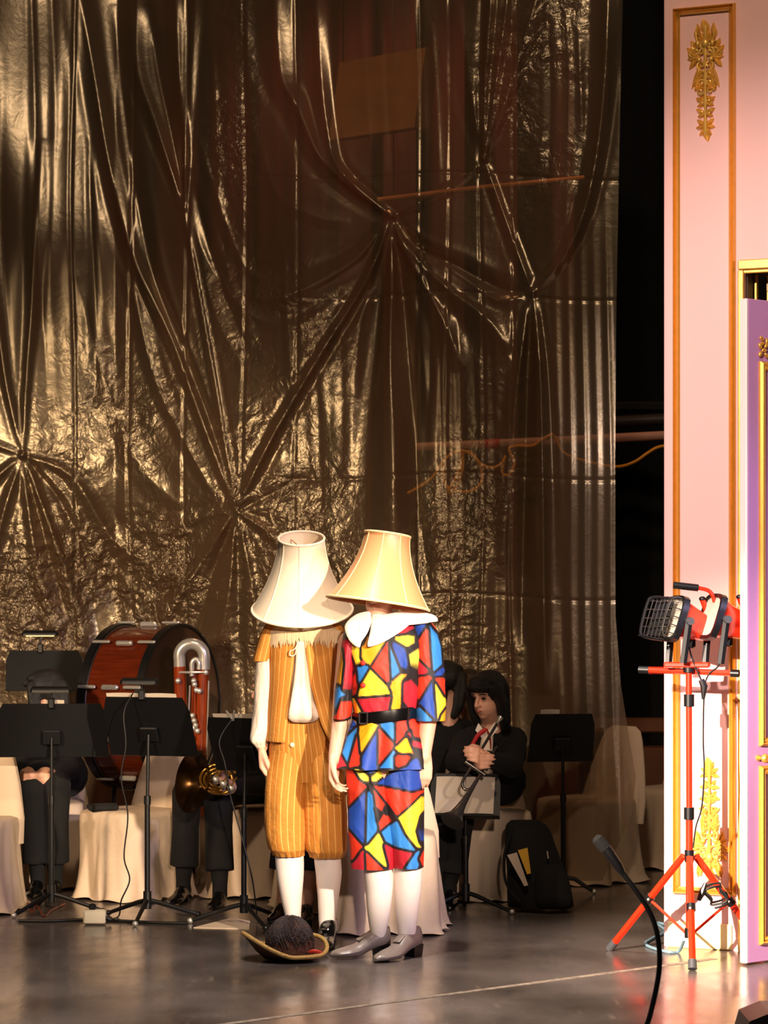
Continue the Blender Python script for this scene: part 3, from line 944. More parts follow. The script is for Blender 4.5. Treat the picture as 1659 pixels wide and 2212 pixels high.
# ---- harlequin print: patches of colour divided by black lines
HC = dict(R=(214, 48, 22), C=(178, 26, 44), B=(26, 66, 158), L=(44, 126, 206), Y=(240, 206, 52), O=(240, 164, 18), G=(206, 192, 70))
HP = """Y 840 50 930 40 930 200 890 205|O 940 60 1130 5 1010 190 940 140|C 800 60 840 70 890 200 800 400 770 380|R 840 380 900 250 905 430 840 440|L 905 200 990 215 920 330
R 1145 20 1160 330 1025 215|Y 1015 240 1165 415 900 445|C 910 460 1170 445 1120 540 990 575|L 1160 40 1240 230 1175 310|B 1170 30 1300 90 1300 200 1240 220|Y 1200 -20 1290 -20 1290 50
G 1290 95 1340 120 1320 200|O 1170 320 1245 280 1245 490 1190 515|C 1270 340 1340 420 1350 480 1265 480|Y 835 455 890 460 925 560 900 580|O 800 90 815 180 785 360 760 330|C 1150 -60 1290 -140 1280 -60 1180 -30|R 790 -120 850 -120 830 20 800 20
L 800 780 905 690 830 950 780 850|R 905 750 935 960 840 990|C 770 880 830 980 750 950|B 820 650 910 640 820 740|O 930 670 1070 660 935 870|B 1060 720 1060 1000 945 990 945 920
R 1075 690 1190 810 1075 960|L 1085 650 1200 640 1195 770|L 1190 860 1190 985 1085 990|R 1205 640 1280 620 1300 700 1210 800|O 1200 830 1300 750 1330 850 1270 870|R 1310 640 1380 650 1390 740 1330 790|C 1290 720 1330 700 1370 800 1340 830|R 1200 900 1290 900 1280 960 1200 970
R 820 1010 870 1010 960 1150 830 1290|G 890 1000 940 1000 960 1080 930 1070|Y 1070 1010 1160 1000 1060 1080|B 1080 1110 1330 960 1380 1150 1330 1170|R 1065 1140 1400 1190 1210 1350|R 1040 1180 1190 1370 1060 1400
B 830 1350 970 1180 960 1560 840 1440|L 990 1180 1030 1200 1065 1450 985 1560|Y 1400 1230 1390 1400 1370 1590 1280 1500 1235 1385|R 1040 1300 1140 1300 1195 1373 1085 1463|L 1100 1490 1220 1410 1340 1620 1190 1600|Y 985 1610 1080 1500 1120 1740
R 835 1490 930 1600 870 1700|C 950 1645 960 1780 865 1770|R 985 1660 1090 1770 985 1780|C 1125 1600 1320 1650 1250 1780 1190 1790|L 1370 1660 1380 1740 1290 1760|R 1390 1700 1420 1680 1415 1740|B 1400 1380 1400 1550 1350 1480"""
HPS = """B 1320 -180 1430 -140 1360 0 1300 80 1300 -60|R 1455 -70 1475 240 1370 140 1370 30|L 1475 -100 1560 60 1565 200 1500 240 1485 100|C 1380 150 1470 240 1360 280 1335 250|R 1355 300 1470 300 1385 470|R 1520 300 1585 290 1590 430|B 1490 340 1510 620 1390 490
Y 1510 350 1595 480 1530 610|L 1395 530 1490 620 1400 640|O 1560 590 1600 560 1600 670 1550 670|B 1510 280 1570 215 1575 290|O 1570 -20 1600 80 1585 190|R 1440 -190 1560 -60 1500 -100"""
HPL = """R 780 460 860 600 730 640|L 735 440 775 370 790 440 740 560|O 790 100 815 190 785 350 765 330|C 815 60 850 200 800 380 800 250|Y 860 620 860 660 720 660"""


def parse(t):
    out = []
    for e in t.replace('\n', '|').split('|'):
        q_ = e.split()
        v = np.array(q_[1:], float).reshape(-1, 2)
        out.append((HC[q_[0]], np.stack([520 + v[:, 0] / 3.606, 1380 + v[:, 1] / 3.606], 1)))
    return out


def polydist(p, x, y):
    """signed distance to polygon (negative inside)"""
    n = len(p)
    d = np.full(x.shape, 1e9); ins = np.zeros(x.shape, bool)
    for i in range(n):
        a_, b2 = p[i], p[(i + 1) % n]
        e = b2 - a_
        t = np.clip(((x - a_[0]) * e[0] + (y - a_[1]) * e[1]) / (e @ e + 1e-9), 0, 1)
        d = np.minimum(d, np.hypot(x - a_[0] - t * e[0], y - a_[1] - t * e[1]))
        cr = ((a_[1] > y) != (b2[1] > y)) & (x < (b2[0] - a_[0]) * (y - a_[1]) / (b2[1] - a_[1] + 1e-9) + a_[0])
        ins ^= cr
    return np.where(ins, -d, d)


def harlequin_colors(o, pl, patches, cy, lw=4.6):
    """print colours stored on the cloth itself (front and mirrored back)"""
    me = o.data
    n = len(me.vertices)
    V = np.zeros(n * 3); me.vertices.foreach_get('co', V); V = V.reshape(-1, 3)
    Mx = np.array(ROOTM[o]); V = V @ Mx[:3, :3].T + Mx[:3, 3]
    x, y = pl.px(V)
    backside = V[:, 1] > cy
    D = np.stack([polydist(p, x, y) for _, p in patches])
    o1 = np.argsort(D, axis=0)[:2]
    d1, d2 = np.take_along_axis(D, o1[:1], 0)[0], np.take_along_axis(D, o1[1:2], 0)[0]
    cols = np.array([lin(c)[:3] for c, _ in patches])
    idx = np.where(backside, (o1[0] * 5 + 3) % len(patches), o1[0])
    c = cols[idx]
    k = np.clip((d2 - d1 - lw) / 3.0, 0, 1)[:, None]
    k = np.minimum(k, np.clip((18 - d1) / 4, 0, 1)[:, None])
    c = c * k + np.array(lin((22, 18, 20))[:3]) * (1 - k)
    at = me.color_attributes.new('print', 'FLOAT_COLOR', 'POINT')
    at.data.foreach_set('color', np.concatenate([c, np.ones((n, 1))], 1).ravel())


def print_material():
    m = mat('harlequin_print', (200, 60, 40), 0.62, sheen=0.0)
    nt = m.node_tree
    at = nt.nodes.new('ShaderNodeAttribute'); at.attribute_name = 'print'
    nt.links.new(at.outputs['Color'], nt.nodes['Principled BSDF'].inputs['Base Color'])
    return m


def stripe_material():
    m = mat('tan_striped_cloth', (204, 134, 48), 0.8, bump=0.25, bscale=70)
    nt = m.node_tree
    b = nt.nodes['Principled BSDF']
    at = nt.nodes.new('ShaderNodeAttribute'); at.attribute_name = 'stripe'
    n = nt.nodes.new('ShaderNodeMath'); n.operation = 'FRACT'
    nt.links.new(at.outputs['Fac'], n.inputs[0])
    r = nt.nodes.new('ShaderNodeValToRGB')
    cr = r.color_ramp
    cr.elements[0].position = 0.0; cr.elements[0].color = lin((200, 130, 46))
    cr.elements[1].position = 1.0; cr.elements[1].color = lin((200, 130, 46))
    for p_, c_ in ((.40, (200, 130, 46)), (.46, (226, 172, 92)), (.54, (228, 176, 96)), (.60, (200, 130, 46)), (.74, (190, 118, 40)), (.78, (212, 148, 62)), (.82, (190, 118, 40))):
        e = cr.elements.new(p_); e.color = lin(c_)
    nt.links.new(n.outputs[0], r.inputs[0])
    nt.links.new(r.outputs[0], b.inputs['Base Color'])
    return m


def stripes(o, count, nth):
    """woven stripes run along the cloth: position round the garment is kept on each vertex"""
    me = o.data
    n = len(me.vertices)
    at = me.attributes.new('stripe', 'FLOAT', 'POINT')
    j = np.arange(n) % nth
    v = np.abs(j / nth - .5) * 2 * count / 2
    at.data.foreach_set('value', v.astype(np.float32))


STR, PRN = stripe_material(), print_material()

# ================================================================== PERFORMER IN TAN STRIPES
A = Px(10.25)
p1 = thing('person', 'performer in tan striped vest and breeches under a cream lampshade', 'person', (A.p(655, 2045)[0], 10.25, 0))
b = MB()
hip = A.p(655, 1640)
b.ell(A.p(655, 1460), (.150, .10, .20)); b.ell(A.p(655, 1590), (.135, .10, .14)); b.ell(A.p(655, 1655), (.128, .08, .09))
b.chain([(A.p(640, 1385), .07), (A.p(657, 1345, -.02), .054), (A.p(655, 1322, -.035), .052)])
face_head(b, A.p(653, 1287, -.06), (-.05, -1, -.12), (0, -.1, 1), .92)
for sx, sh, el, wr in ((-1, (588, 1382), (573, 1500), (566, 1612)), (1, (722, 1382), (738, 1500), (742, 1610))):
    b.chain([(A.p(655 + sx * 35, 1385), .06), (A.p(*sh), .055), (A.p(*el, .02), .042), (A.p(*wr, -.01), .027)])
    hand(b, A.p(*wr, -.01), (sx * -.02, -.05, -1), (-sx * .95, -.2, 0), (0, -1, 0), 1.0, .40)
for kx, an, toe in (((613, 1640), (632, 1990), None), ((705, 1640), (706, 2005), None)):
    hx, ax_ = kx[0], an[0]
    b.chain([(A.p(hx, 1660), .085), (A.p((hx * 2 + ax_) / 3, 1800), .062), (A.p((hx + ax_ * 2) / 3, 1855, .01), .045), (A.p(ax_ - 2, 1905, .015), .043), (A.p(ax_, an[1] - 25, .01), .032), (A.p(ax_, an[1], 0), .033)])
obj('body', b, M['skin'], p1, remesh=.005, smit=3)

# breeches: two baggy legs gathered at the knee, waist piece
ph1 = rng.random(8) * 6.28


def bag(th, t):
    g = (1 - 2 * np.abs(np.sin(th * 6.5 + ph1[0]))) * .6 + np.sin(th * 17 + ph1[1]) * .4
    fold = .030 * np.sin(th * 5 + ph1[2] + 3 * t) + .018 * np.sin(th * 8 + ph1[3] - 2 * t)
    return fold * np.clip(1 - abs(t - .5), .3, 1) + .085 * g * np.clip((t - .72) / .28, 0, 1) + .01 * g * np.clip((.1 - t) / .1, 0, 1)


NT = 120
legL = hloft(A, [(1600, 588, 672, .10, 0), (1660, 577, 668, .115, 0), (1740, 572, 661, .118, 0), (1800, 574, 660, .112, 0), (1830, 580, 660, .105, 0), (1838, 586, 658, .095, 0), (1848, 592, 656, .080, .005)], NT, 110, bag, wrinkle=.022, seed=1)
legR = hloft(A, [(1600, 645, 732, .10, 0), (1660, 648, 742, .115, 0), (1740, 655, 747, .118, 0), (1800, 656, 750, .112, 0), (1832, 660, 750, .105, 0), (1842, 668, 746, .095, 0), (1852, 672, 740, .080, .005)], NT, 110, bag, wrinkle=.022, seed=4)
for g_ in (legL, legR):
    stripes(obj('breeches_leg', MB().rings(g_, caps=False), STR, p1, angle=180), 20, NT)
wst = hloft(A, [(1548, 592, 712, .125, 0), (1580, 586, 720, .125, 0), (1615, 582, 730, .122, 0), (1640, 584, 732, .112, 0), (1688, 606, 714, .092, 0)], NT, 40, lambda th, t: .010 * np.sin(th * 6 + t * 3))
o_ = obj('breeches_top', MB().rings(wst, caps=False), STR, p1, angle=180); stripes(o_, 40, NT)
obj('button', MB().lathe([(.009, 0), (.010, .003), (.006, .006), (.001, .007)], A.p(634, 1605, -.129), (0, -1, 0), 14), M['ivory_plastic'], o_)

# white shirt under the vest, with blouse hanging out in front
sh = hloft(A, [(1352, 600, 708, .09, 0), (1375, 590, 722, .105, 0), (1450, 592, 722, .118, 0), (1540, 592, 716, .120, 0), (1565, 596, 712, .115, 0)], NT, 50)
obj('shirt', MB().rings(sh), M['white_cloth'], p1)
blo = hloft(A, [(1385, 641, 661, .030, -.115), (1440, 638, 664, .035, -.125), (1490, 632, 672, .045, -.135), (1530, 626, 684, .055, -.140), (1548, 626, 687, .05, -.138), (1557, 636, 676, .03, -.132)], 60, 40, lambda th, t: .13 * np.sin(th * 5 + 2 * t) * (.4 + .6 * t))
obj('shirt_front', MB().rings(blo), M['white_cloth'], p1)

# vest: two fronts and back as one open shell
NVT = 150


def vest_shell():
    R = smooth_curve(np.array([(1350, 588, 722, .085, 0), (1375, 578, 738, .112, 0), (1420, 579, 741, .130, 0), (1480, 580, 741, .136, 0), (1540, 577, 743, .150, 0), (1600, 574, 750, .164, 0)], float), 60)
    out = np.zeros((60, NVT, 3))
    for i in range(60):
        py, l, r, ry, dy = R[i]
        t = i / 59
        gapL = np.interp(py, [1350, 1390, 1480, 1600], [648, 642, 633, 621]); gapR = np.interp(py, [1350, 1390, 1480, 1560, 1600], [652, 661, 674, 694, 712])
        cx_, rx = (l + r) / 2, (r - l) / 2
        a0 = math.acos(max(-1, min(1, (gapR - cx_) / rx))); a1 = math.acos(max(-1, min(1, (gapL - cx_) / rx)))
        th = np.linspace(-a0, -a1 + 2 * math.pi, NVT)
        c, s = np.cos(th), np.sin(th)
        k = (np.abs(c) ** 2.4 + np.abs(s) ** 2.4) ** (-1 / 2.4) * (1 + .010 * np.sin(th * 6 + t * 2))
        out[i, :, 0] = (cx_ - CX) / A.s + rx / A.s * c * k
        out[i, :, 1] = A.Y + dy + ry * s * k
        out[i, :, 2] = EYE - (py - HZ) / A.s
    return out


vo = obj('vest', MB().grid(vest_shell()), STR, p1, angle=180)
stripes(vo, 34, NVT)
vo.modifiers.new('thick', 'SOLIDIFY').thickness = .004
# short tan cap sleeves and white blouse sleeves
for sx, rr_, sl in ((-1, [(1348, 574, 606, .05, 0), (1375, 560, 600, .068, 0), (1410, 550, 592, .066, 0), (1428, 546, 588, .062, 0)],
                     [(1405, 556, 594, .052, 0), (1450, 552, 594, .058, .005), (1520, 548, 594, .060, .01), (1570, 544, 588, .060, .0), (1598, 541, 578, .055, -.005), (1610, 550, 576, .036, -.01), (1616, 556, 574, .03, -.01)]),
                    (1, [(1348, 706, 736, .05, 0), (1375, 716, 752, .068, 0), (1410, 724, 762, .066, 0), (1428, 726, 764, .062, 0)],
                     [(1405, 722, 758, .052, 0), (1450, 722, 762, .058, .005), (1520, 720, 764, .060, .01), (1570, 722, 766, .060, 0), (1598, 728, 764, .055, -.005), (1610, 734, 758, .036, -.01), (1616, 735, 755, .03, -.01)])):
    so = obj('vest_sleeve', MB().rings(hloft(A, rr_, 60, 24), caps=False), STR, p1, angle=180); stripes(so, 12, 60)
    obj('shirt_sleeve', MB().rings(hloft(A, sl, 60, 50, lambda th, t: .03 * np.sin(th * 4 + 7 * t) + .04 * np.sin(th * 9) * np.clip((t - .8) * 5, 0, 1), wrinkle=.05, seed=2), caps=False), M['white_cloth'], p1, angle=180)
# fringed collar: soft yoke and threads
yk = hloft(A, [(1332, 622, 690, .07, 0), (1345, 596, 716, .10, 0), (1362, 582, 738, .127, 0), (1370, 580, 742, .132, 0)], 100, 14)
yo = obj('fringe_collar', MB().rings(yk, caps=False), M['fringe_cream'], p1, angle=180)
fr = MB()
for i in range(230):
    a_ = 2 * math.pi * i / 230 + random.uniform(-.01, .01)
    c, s = math.cos(a_), math.sin(a_)
    k = (abs(c) ** 2.3 + abs(s) ** 2.3) ** (-1 / 2.3)
    x0 = A.p(661, 1362)[0] + 80 / A.s * c * k; y0 = A.Y + .133 * s * k
    z0 = A.p(0, 1362)[2]; L = random.uniform(.045, .075)
    fr.tube([(x0, y0, z0), (x0 * 1 + .003 * c, y0 + .004 * s, z0 - L * .6), (x0 + random.uniform(-.004, .004), y0 + .005 * s, z0 - L)], [.0032, .003, .0012], 4)
obj('fringe', fr, M['fringe_cream'], yo)['kind'] = 'stuff'
lace = MB().tube(smooth_curve([A.p(648, 1382, -.14), A.p(640, 1400, -.145), A.p(630, 1405, -.145), A.p(630, 1415, -.145), A.p(640, 1412, -.145), A.p(645, 1395, -.145), A.p(652, 1430, -.15), A.p(656, 1470, -.165)], 30), .0026, 6)
lace.tube(smooth_curve([A.p(651, 1382, -.14), A.p(658, 1420, -.15), A.p(662, 1480, -.165)], 14), .0026, 6)
obj('neck_tie', lace, M['white_cloth'], p1)
# stockings and shoes
wr = lambda th, t: .012 * np.sin(th * 2 + t * 40) * np.clip((t - .55) * 3, 0, 1)
obj('stocking', MB().rings(hloft(A, [(1815, 598, 652, .055, .005), (1850, 594, 656, .06, .01), (1890, 597, 656, .06, .015), (1940, 606, 652, .05, .015), (1985, 616, 650, .040, .01), (2010, 618, 650, .042, 0)], 40, 60, wr, 2), caps=False), M['white_stocking'], p1)
obj('stocking', MB().rings(hloft(A, [(1815, 680, 736, .055, .005), (1850, 678, 736, .06, .01), (1890, 682, 738, .06, .015), (1940, 686, 732, .05, .015), (1985, 688, 726, .040, .01), (2012, 690, 724, .042, 0)], 40, 60, wr, 2), caps=False), M['white_stocking'], p1)
fl = A.p(0, 2046)[2]
shoe('shoe', np.array([A.p(636, 0)[0], 10.29, 0.0]), np.array([A.p(618, 0)[0], 10.03, 0.0]), M['black_leather'], p1, .085, .044)
shoe('shoe', np.array([A.p(716, 0)[0], 10.31, 0.0]), np.array([A.p(692, 0)[0], 10.04, 0.0]), M['black_leather'], p1, .088, .048, .045, tongue=True)

lampshade('lampshade', 'cream bell lampshade tilted forward on the head of the performer in tan', 652, 1240, 10.15, 0, math.radians(20), .315, .2125, .095, 8, M['shade_cream'], M['shade_cream'], math.radians(-93), .75)

# ================================================================== HARLEQUIN PERFORMER
B = Px(9.9)
p2 = thing('person', 'performer in red, blue and yellow harlequin patches under a gold satin lampshade', 'person', (B.p(830, 2070)[0], 9.9, 0))
b = MB()
b.ell(B.p(835, 1440), (.150, .10, .18)); b.ell(B.p(832, 1560), (.125, .10, .14)); b.ell(B.p(830, 1650), (.145, .105, .10))
b.chain([(B.p(828, 1372), .06), (B.p(824, 1348, -.02), .052), (B.p(822, 1322, -.035), .050)])
face_head(b, B.p(823, 1283, -.05), (-.35, -.93, -.05), (.1, 0, 1), .90)
b.chain([(B.p(795, 1372), .06), (B.p(758, 1390), .055), (B.p(742, 1500, .01), .043), (B.p(735, 1560, -.01), .036), (B.p(722, 1640, -.05), .026)])
hand(b, B.p(722, 1636, -.05), (-.02, -.06, -1), (.9, -.3, 0), (-.35, -1, 0), 0.98, .42)
b.chain([(B.p(870, 1372), .06), (B.p(918, 1388), .056), (B.p(928, 1500, .01), .043), (B.p(924, 1560, -.01), .037), (B.p(915, 1635, -.05), .028)])
hand(b, B.p(915, 1630, -.05), (-.06, -.06, -1), (-.35, .9, 0), (-1, -.3, 0), 1.03, .26)
for hx, kx, ax_, ay in ((795, 815, 818, 2018), (870, 884, 880, 2030)):
    b.chain([(B.p(hx, 1660), .085), (B.p((hx + kx) / 2, 1780), .068), (B.p(kx, 1870, .01), .054), (B.p(kx + 1, 1915, .02), .052), (B.p(ax_, ay - 25, .02), .030), (B.p(ax_, ay, .025 if ax_ < 850 else .0), .027)])
obj('body', b, M['skin'], p2, remesh=.005, smit=3)

PT_, PS_, PL_ = parse(HP), parse(HPS), parse(HPL)
ph2 = rng.random(6) * 6.28
NT2, = (300,)
jk = hloft(B, [(1338, 775, 880, .08, 0), (1350, 757, 910, .10, 0), (1385, 746, 921, .128, 0), (1440, 752, 915, .138, 0), (1500, 758, 908, .136, 0), (1535, 764, 898, .128, 0), (1548, 768, 893, .120, 0)], NT2, 130,
           lambda th, t: (.014 * np.sin(th * 6 + ph2[0] + 4 * t) + .008 * np.sin(th * 11 + ph2[1])) * np.clip(t * 2 - .3, 0, 1) + .035 * np.sin(th * 15 + ph2[2]) * np.clip((t - .78) / .2, 0, 1) * np.clip((1 - t) * 8, 0.2, 1), wrinkle=.022, seed=3)
jo = obj('jacket', MB().rings(jk, caps=False), PRN, p2, angle=180); harlequin_colors(jo, B, PT_, 9.9)
pe = hloft(B, [(1546, 768, 893, .122, 0), (1565, 758, 905, .135, 0), (1600, 748, 915, .15, 0), (1640, 738, 918, .162, 0), (1658, 733, 918, .168, 0)], NT2, 70,
           lambda th, t: (.085 * np.sin(th * 9 + ph2[3]) + .035 * np.sin(th * 14 + ph2[4])) * (.2 + .8 * t), wrinkle=.015, seed=5)
po = obj('peplum', MB().rings(pe, caps=False), PRN, p2, angle=180); harlequin_colors(po, B, PT_, 9.9)
for rr_ in ([(1600, 752, 835, .105, 0), (1660, 747, 838, .115, 0), (1740, 750, 850, .115, 0), (1800, 753, 856, .110, 0), (1850, 758, 854, .104, 0), (1874, 760, 852, .10, 0)],
            [(1600, 815, 905, .105, 0), (1660, 818, 912, .115, 0), (1740, 826, 914, .115, 0), (1800, 838, 914, .110, 0), (1850, 846, 914, .104, 0), (1872, 850, 914, .10, 0)]):
    to = obj('trouser_leg', MB().rings(hloft(B, rr_, 240, 130, lambda th, t: .030 * np.sin(th * 5 + ph2[5] + 3 * t) + .016 * np.sin(th * 9 + 2 * t), wrinkle=.022, seed=rr_[0][1] * .1), caps=False), PRN, p2, angle=180)
    harlequin_colors(to, B, PT_, 9.9)
s1_ = obj('sleeve', MB().rings(hloft(B, [(1335, 880, 916, .06, 0), (1352, 884, 938, .085, 0), (1390, 888, 952, .095, 0), (1450, 888, 960, .100, .01), (1510, 892, 962, .100, .01), (1556, 898, 962, .096, 0)], 160, 120, lambda th, t: .022 * np.sin(th * 4 + 4 * t), wrinkle=.03, seed=8)), PRN, p2, angle=180)
harlequin_colors(s1_, B, PS_, 9.95)
s2_ = obj('sleeve', MB().rings(hloft(B, [(1345, 755, 780, .06, 0), (1370, 742, 776, .085, 0), (1420, 734, 768, .095, 0), (1490, 724, 764, .095, .0), (1552, 720, 758, .09, -.01)], 140, 110, lambda th, t: .022 * np.sin(th * 4 + 4 * t), wrinkle=.03, seed=8)), PRN, p2, angle=180)
harlequin_colors(s2_, B, PL_, 9.95)
bt = hloft(B, [(1532, 762, 900, .132, 0), (1534, 760, 902, .136, 0), (1556, 760, 902, .136, 0), (1558, 762, 900, .132, 0)], 80, 8)
sl_ = (bt[:, :, 0] - B.p(830, 0)[0])
bt[:, :, 2] += sl_ * .12
bo = obj('belt', MB().rings(bt, caps=False), M['black_leather'], p2)
bk = MB()
for d0, d1 in (((-1, -1), (1, -1)), ((1, -1), (1, 1)), ((1, 1), (-1, 1)), ((-1, 1), (-1, -1))):
    c = B.p(785, 1548, -.142)
    bk.tube([c + np.array([d0[0] * .016, 0, d0[1] * .022]), c + np.array([d1[0] * .016, 0, d1[1] * .022])], .004, 8)
obj('buckle', bk, M['black_metal'], bo)
for by in (1430, 1478):
    obj('button', MB().lathe([(.010, 0), (.011, .004), (.006, .008), (.001, .009)], B.p(785, by, -.138), (-.2, -1, 0), 14), M['red_trim'], jo)
# broad white collar: two pointed lobes
def collar(poly, ydepth):
    p_ = smooth_curve(np.array(poly + [poly[0]], float), 60)[:-1]
    cen = p_.mean(0)
    rr_ = []
    for k in (1.0, .96, .7, .4, .15, .01):
        ring = []
        for x, y in p_:
            xx, yy = cen[0] + (x - cen[0]) * k, cen[1] + (y - cen[1]) * k
            dx = (xx - 838) / 100
            drop = np.interp(yy, [1310, 1340, 1400], [-.055, -.105, -.150])
            ring.append(B.p(xx, yy, drop - .022 + .055 * max(abs(dx) - .05, 0) ** 1.6 - (0.006 if k < .98 else 0)))
        rr_.append(ring)
    mbx = MB().rings(rr_, caps=False)
    return mbx


for pl_ in ([(800, 1318), (770, 1326), (748, 1345), (746, 1362), (757, 1385), (776, 1398), (782, 1385), (795, 1365), (803, 1340)],
            [(804, 1322), (830, 1326), (880, 1318), (915, 1322), (940, 1330), (944, 1342), (922, 1340), (895, 1342), (868, 1362), (830, 1385), (800, 1396), (793, 1390), (800, 1360)]):
    co = obj('collar', collar(pl_, 0), M['collar_white'], p2, angle=180)
    co.modifiers.new('thick', 'SOLIDIFY').thickness = .005
obj('stocking', MB().rings(hloft(B, [(1840, 790, 848, .055, .005), (1880, 786, 850, .062, .01), (1920, 789, 849, .062, .02), (1970, 793, 843, .05, .018), (2012, 799, 835, .035, .025), (2034, 804, 834, .030, .03)], 40, 60, None, 2), caps=False), M['white_stocking'], p2)
obj('stocking', MB().rings(hloft(B, [(1840, 856, 912, .055, .005), (1880, 852, 912, .062, .01), (1920, 853, 911, .062, .02), (1970, 855, 904, .05, .018), (2020, 860, 898, .035, .008), (2044, 864, 898, .030, .0)], 40, 60, None, 2), caps=False), M['white_stocking'], p2)
shoe('shoe', np.array([B.p(840, 0)[0], 9.95, 0]), np.array([B.p(714, 0)[0], 9.86, 0]), M['grey_shoe'], p2, .085, .052, .042, tongue=True)
shoe('shoe', np.array([B.p(904, 0)[0], 9.96, 0]), np.array([B.p(812, 0)[0], 9.74, 0]), M['grey_shoe'], p2, .085, .052, .042, tongue=True)
lampshade('lampshade', 'gold satin bell lampshade leaning right on the harlequin performer', 827, 1229, 9.84, math.radians(8), math.radians(-3), .285, .210, .092, 8, M['shade_satin'], M['shade_trim'], math.radians(-100), .75)

# ---- hat with gold braid and wig hair lying on the floor
hY = floorY(2072)
HT = Px(hY)
ht = thing('tricorn_hat', 'brown upturned hat with gold braid and dark wig hair on the floor at the feet', 'hat', (HT.p(625, 0)[0], hY, 0))
th = np.linspace(0, 2 * math.pi, 72, endpoint=False)
hc = HT.p(620, 2068)
rr_ = []
def brim(r, k):
    out = []
    for a_ in th:
        x, y = math.cos(a_) * .172 * r, math.sin(a_) * .14 * r
        up_ = (0.016 + .085 * max(0, math.cos(a_ - math.pi * 1.08)) ** 1.5 + .06 * max(0, math.cos(a_ - .9)) ** 2) * max(0, (r - .5) / .5) ** 1.3
        out.append([hc[0] + x - .008, hY + y, .006 + up_ + k])
    return out
obj('brim', MB().rings([brim(.3, 0), brim(.5, 0), brim(.7, 0), brim(.85, 0), brim(1, 0), brim(1, .005), brim(.85, .006), brim(.7, .006), brim(.5, .006), brim(.3, .006)]), M['hat_brown'], ht)
obj('gold_braid', MB().tube(np.array(brim(1.0, .003) + brim(1.0, .003)[:2]), .0085, 8, caps=False), M['gold_braid'], ht)
cr_ = MB()
cr_.rings([[(hc[0] + .012 + math.cos(a_) * .098 * k, hY + .01 + math.sin(a_) * .08 * k, z) for a_ in th] for z, k in ((.01, 1.0), (.05, 1.02), (.10, .96), (.14, .78), (.162, .45), (.168, .05))])
obj('crown', cr_, M['hat_brown'], ht)
fe = MB()
for i in range(380):
    a_ = random.uniform(-3.14, 3.14)
    e1, e0 = random.uniform(.7, 1.5), random.uniform(.05, .6)
    hp_ = []
    for k in range(5):
        e = e1 + (e0 - e1) * k / 4
        aa_ = a_ + .25 * math.sin(k + i) * k / 4
        hp_.append([hc[0] + .012 + math.cos(aa_) * .103 * math.cos(e), hY + .01 + math.sin(aa_) * .086 * math.cos(e), .045 + .132 * math.sin(e) + random.uniform(-.003, .003)])
    fe.tube(hp_, [.0012, .0032, .0036, .003, .0008], 4)
obj('wig_hair', fe, M['feather_dark'], ht)['kind'] = 'stuff'
obj('red_feather', MB().tube(smooth_curve([hc + (0.09, -.06, .03), hc + (.12, -.07, .035), hc + (.155, -.06, .022)], 8), [.004, .006, .008, .008, .007, .006, .004, .002], 6, flat=.5), M['red_trim'], ht)

# ================================================================== COVERED CHAIRS
def covered_chair(label, px, Y, rz, seed, m='cover_cloth', group='chairs under fabric covers'):
    """folding chair under a loose fabric cover; front of the chair is local -y"""
    r_ = np.random.default_rng(seed)
    X = (px - CX) * Y / FPX
    root = thing('covered_chair', label, 'chair', (X, Y, 0), rz, group)
    n = 144
    th = np.linspace(0, 2 * math.pi, n, endpoint=False)
    c, s = np.cos(th), np.sin(th)
    k = (np.abs(c) ** 5 + np.abs(s) ** 5) ** (-1 / 5)
    ph = r_.random(8) * 6.28
    rings = []
    for z, g in ((.435, .05), (.436, .55), (.434, .86), (.425, .97), (.40, 1.0), (.34, 1.01), (.28, 1.02), (.22, 1.04), (.16, 1.06), (.10, 1.09), (.05, 1.12), (.012, 1.17), (.004, 1.22)):
        t = max(0, (.42 - z) / .42)
        fold = 1 + t * (.075 * np.sin(th * 5 + ph[0] + t) + .075 * np.sin(th * 8 + ph[1] - t) + .03 * np.sin(th * 13 + ph[2] + 2 * t) + .02 * np.sin(th * 19 + ph[3]))
        x, y = c * k * .215 * g * fold, s * k * .215 * g * fold
        zz = np.full(n, z) + (t > .9) * .006 * (1 + np.sin(th * 11 + ph[4]))
        rings.append(np.stack([x, y, zz], 1))
    obj('seat_cover', MB().rings(np.array(rings)), M[m], root, angle=70, local=True)
    rb = []
    for i, z in enumerate((.30, .42, .50, .58, .66, .73, .775, .795, .80)):
        t = (z - .30) / .5
        hw = np.interp(z, [.30, .42, .6, .73, .775, .80], [.225, .222, .185, .145, .125, .085])
        hd = np.interp(z, [.30, .42, .73, .80], [.055, .045, .028, .010])
        kk = (np.abs(c) ** 3.2 + np.abs(s) ** 3.2) ** (-1 / 3.2)
        f = 1 + .03 * np.sin(th * 4 + ph[5] + 2 * t) + .018 * np.sin(th * 7 + ph[6] + 3 * t)
        rb.append(np.stack([c * kk * hw * f, .17 + .10 * t + s * kk * hd * f, np.full(n, z)], 1))
    obj('back_cover', MB().rings(np.array(rb)), M[m], root, angle=70, local=True)
    return root


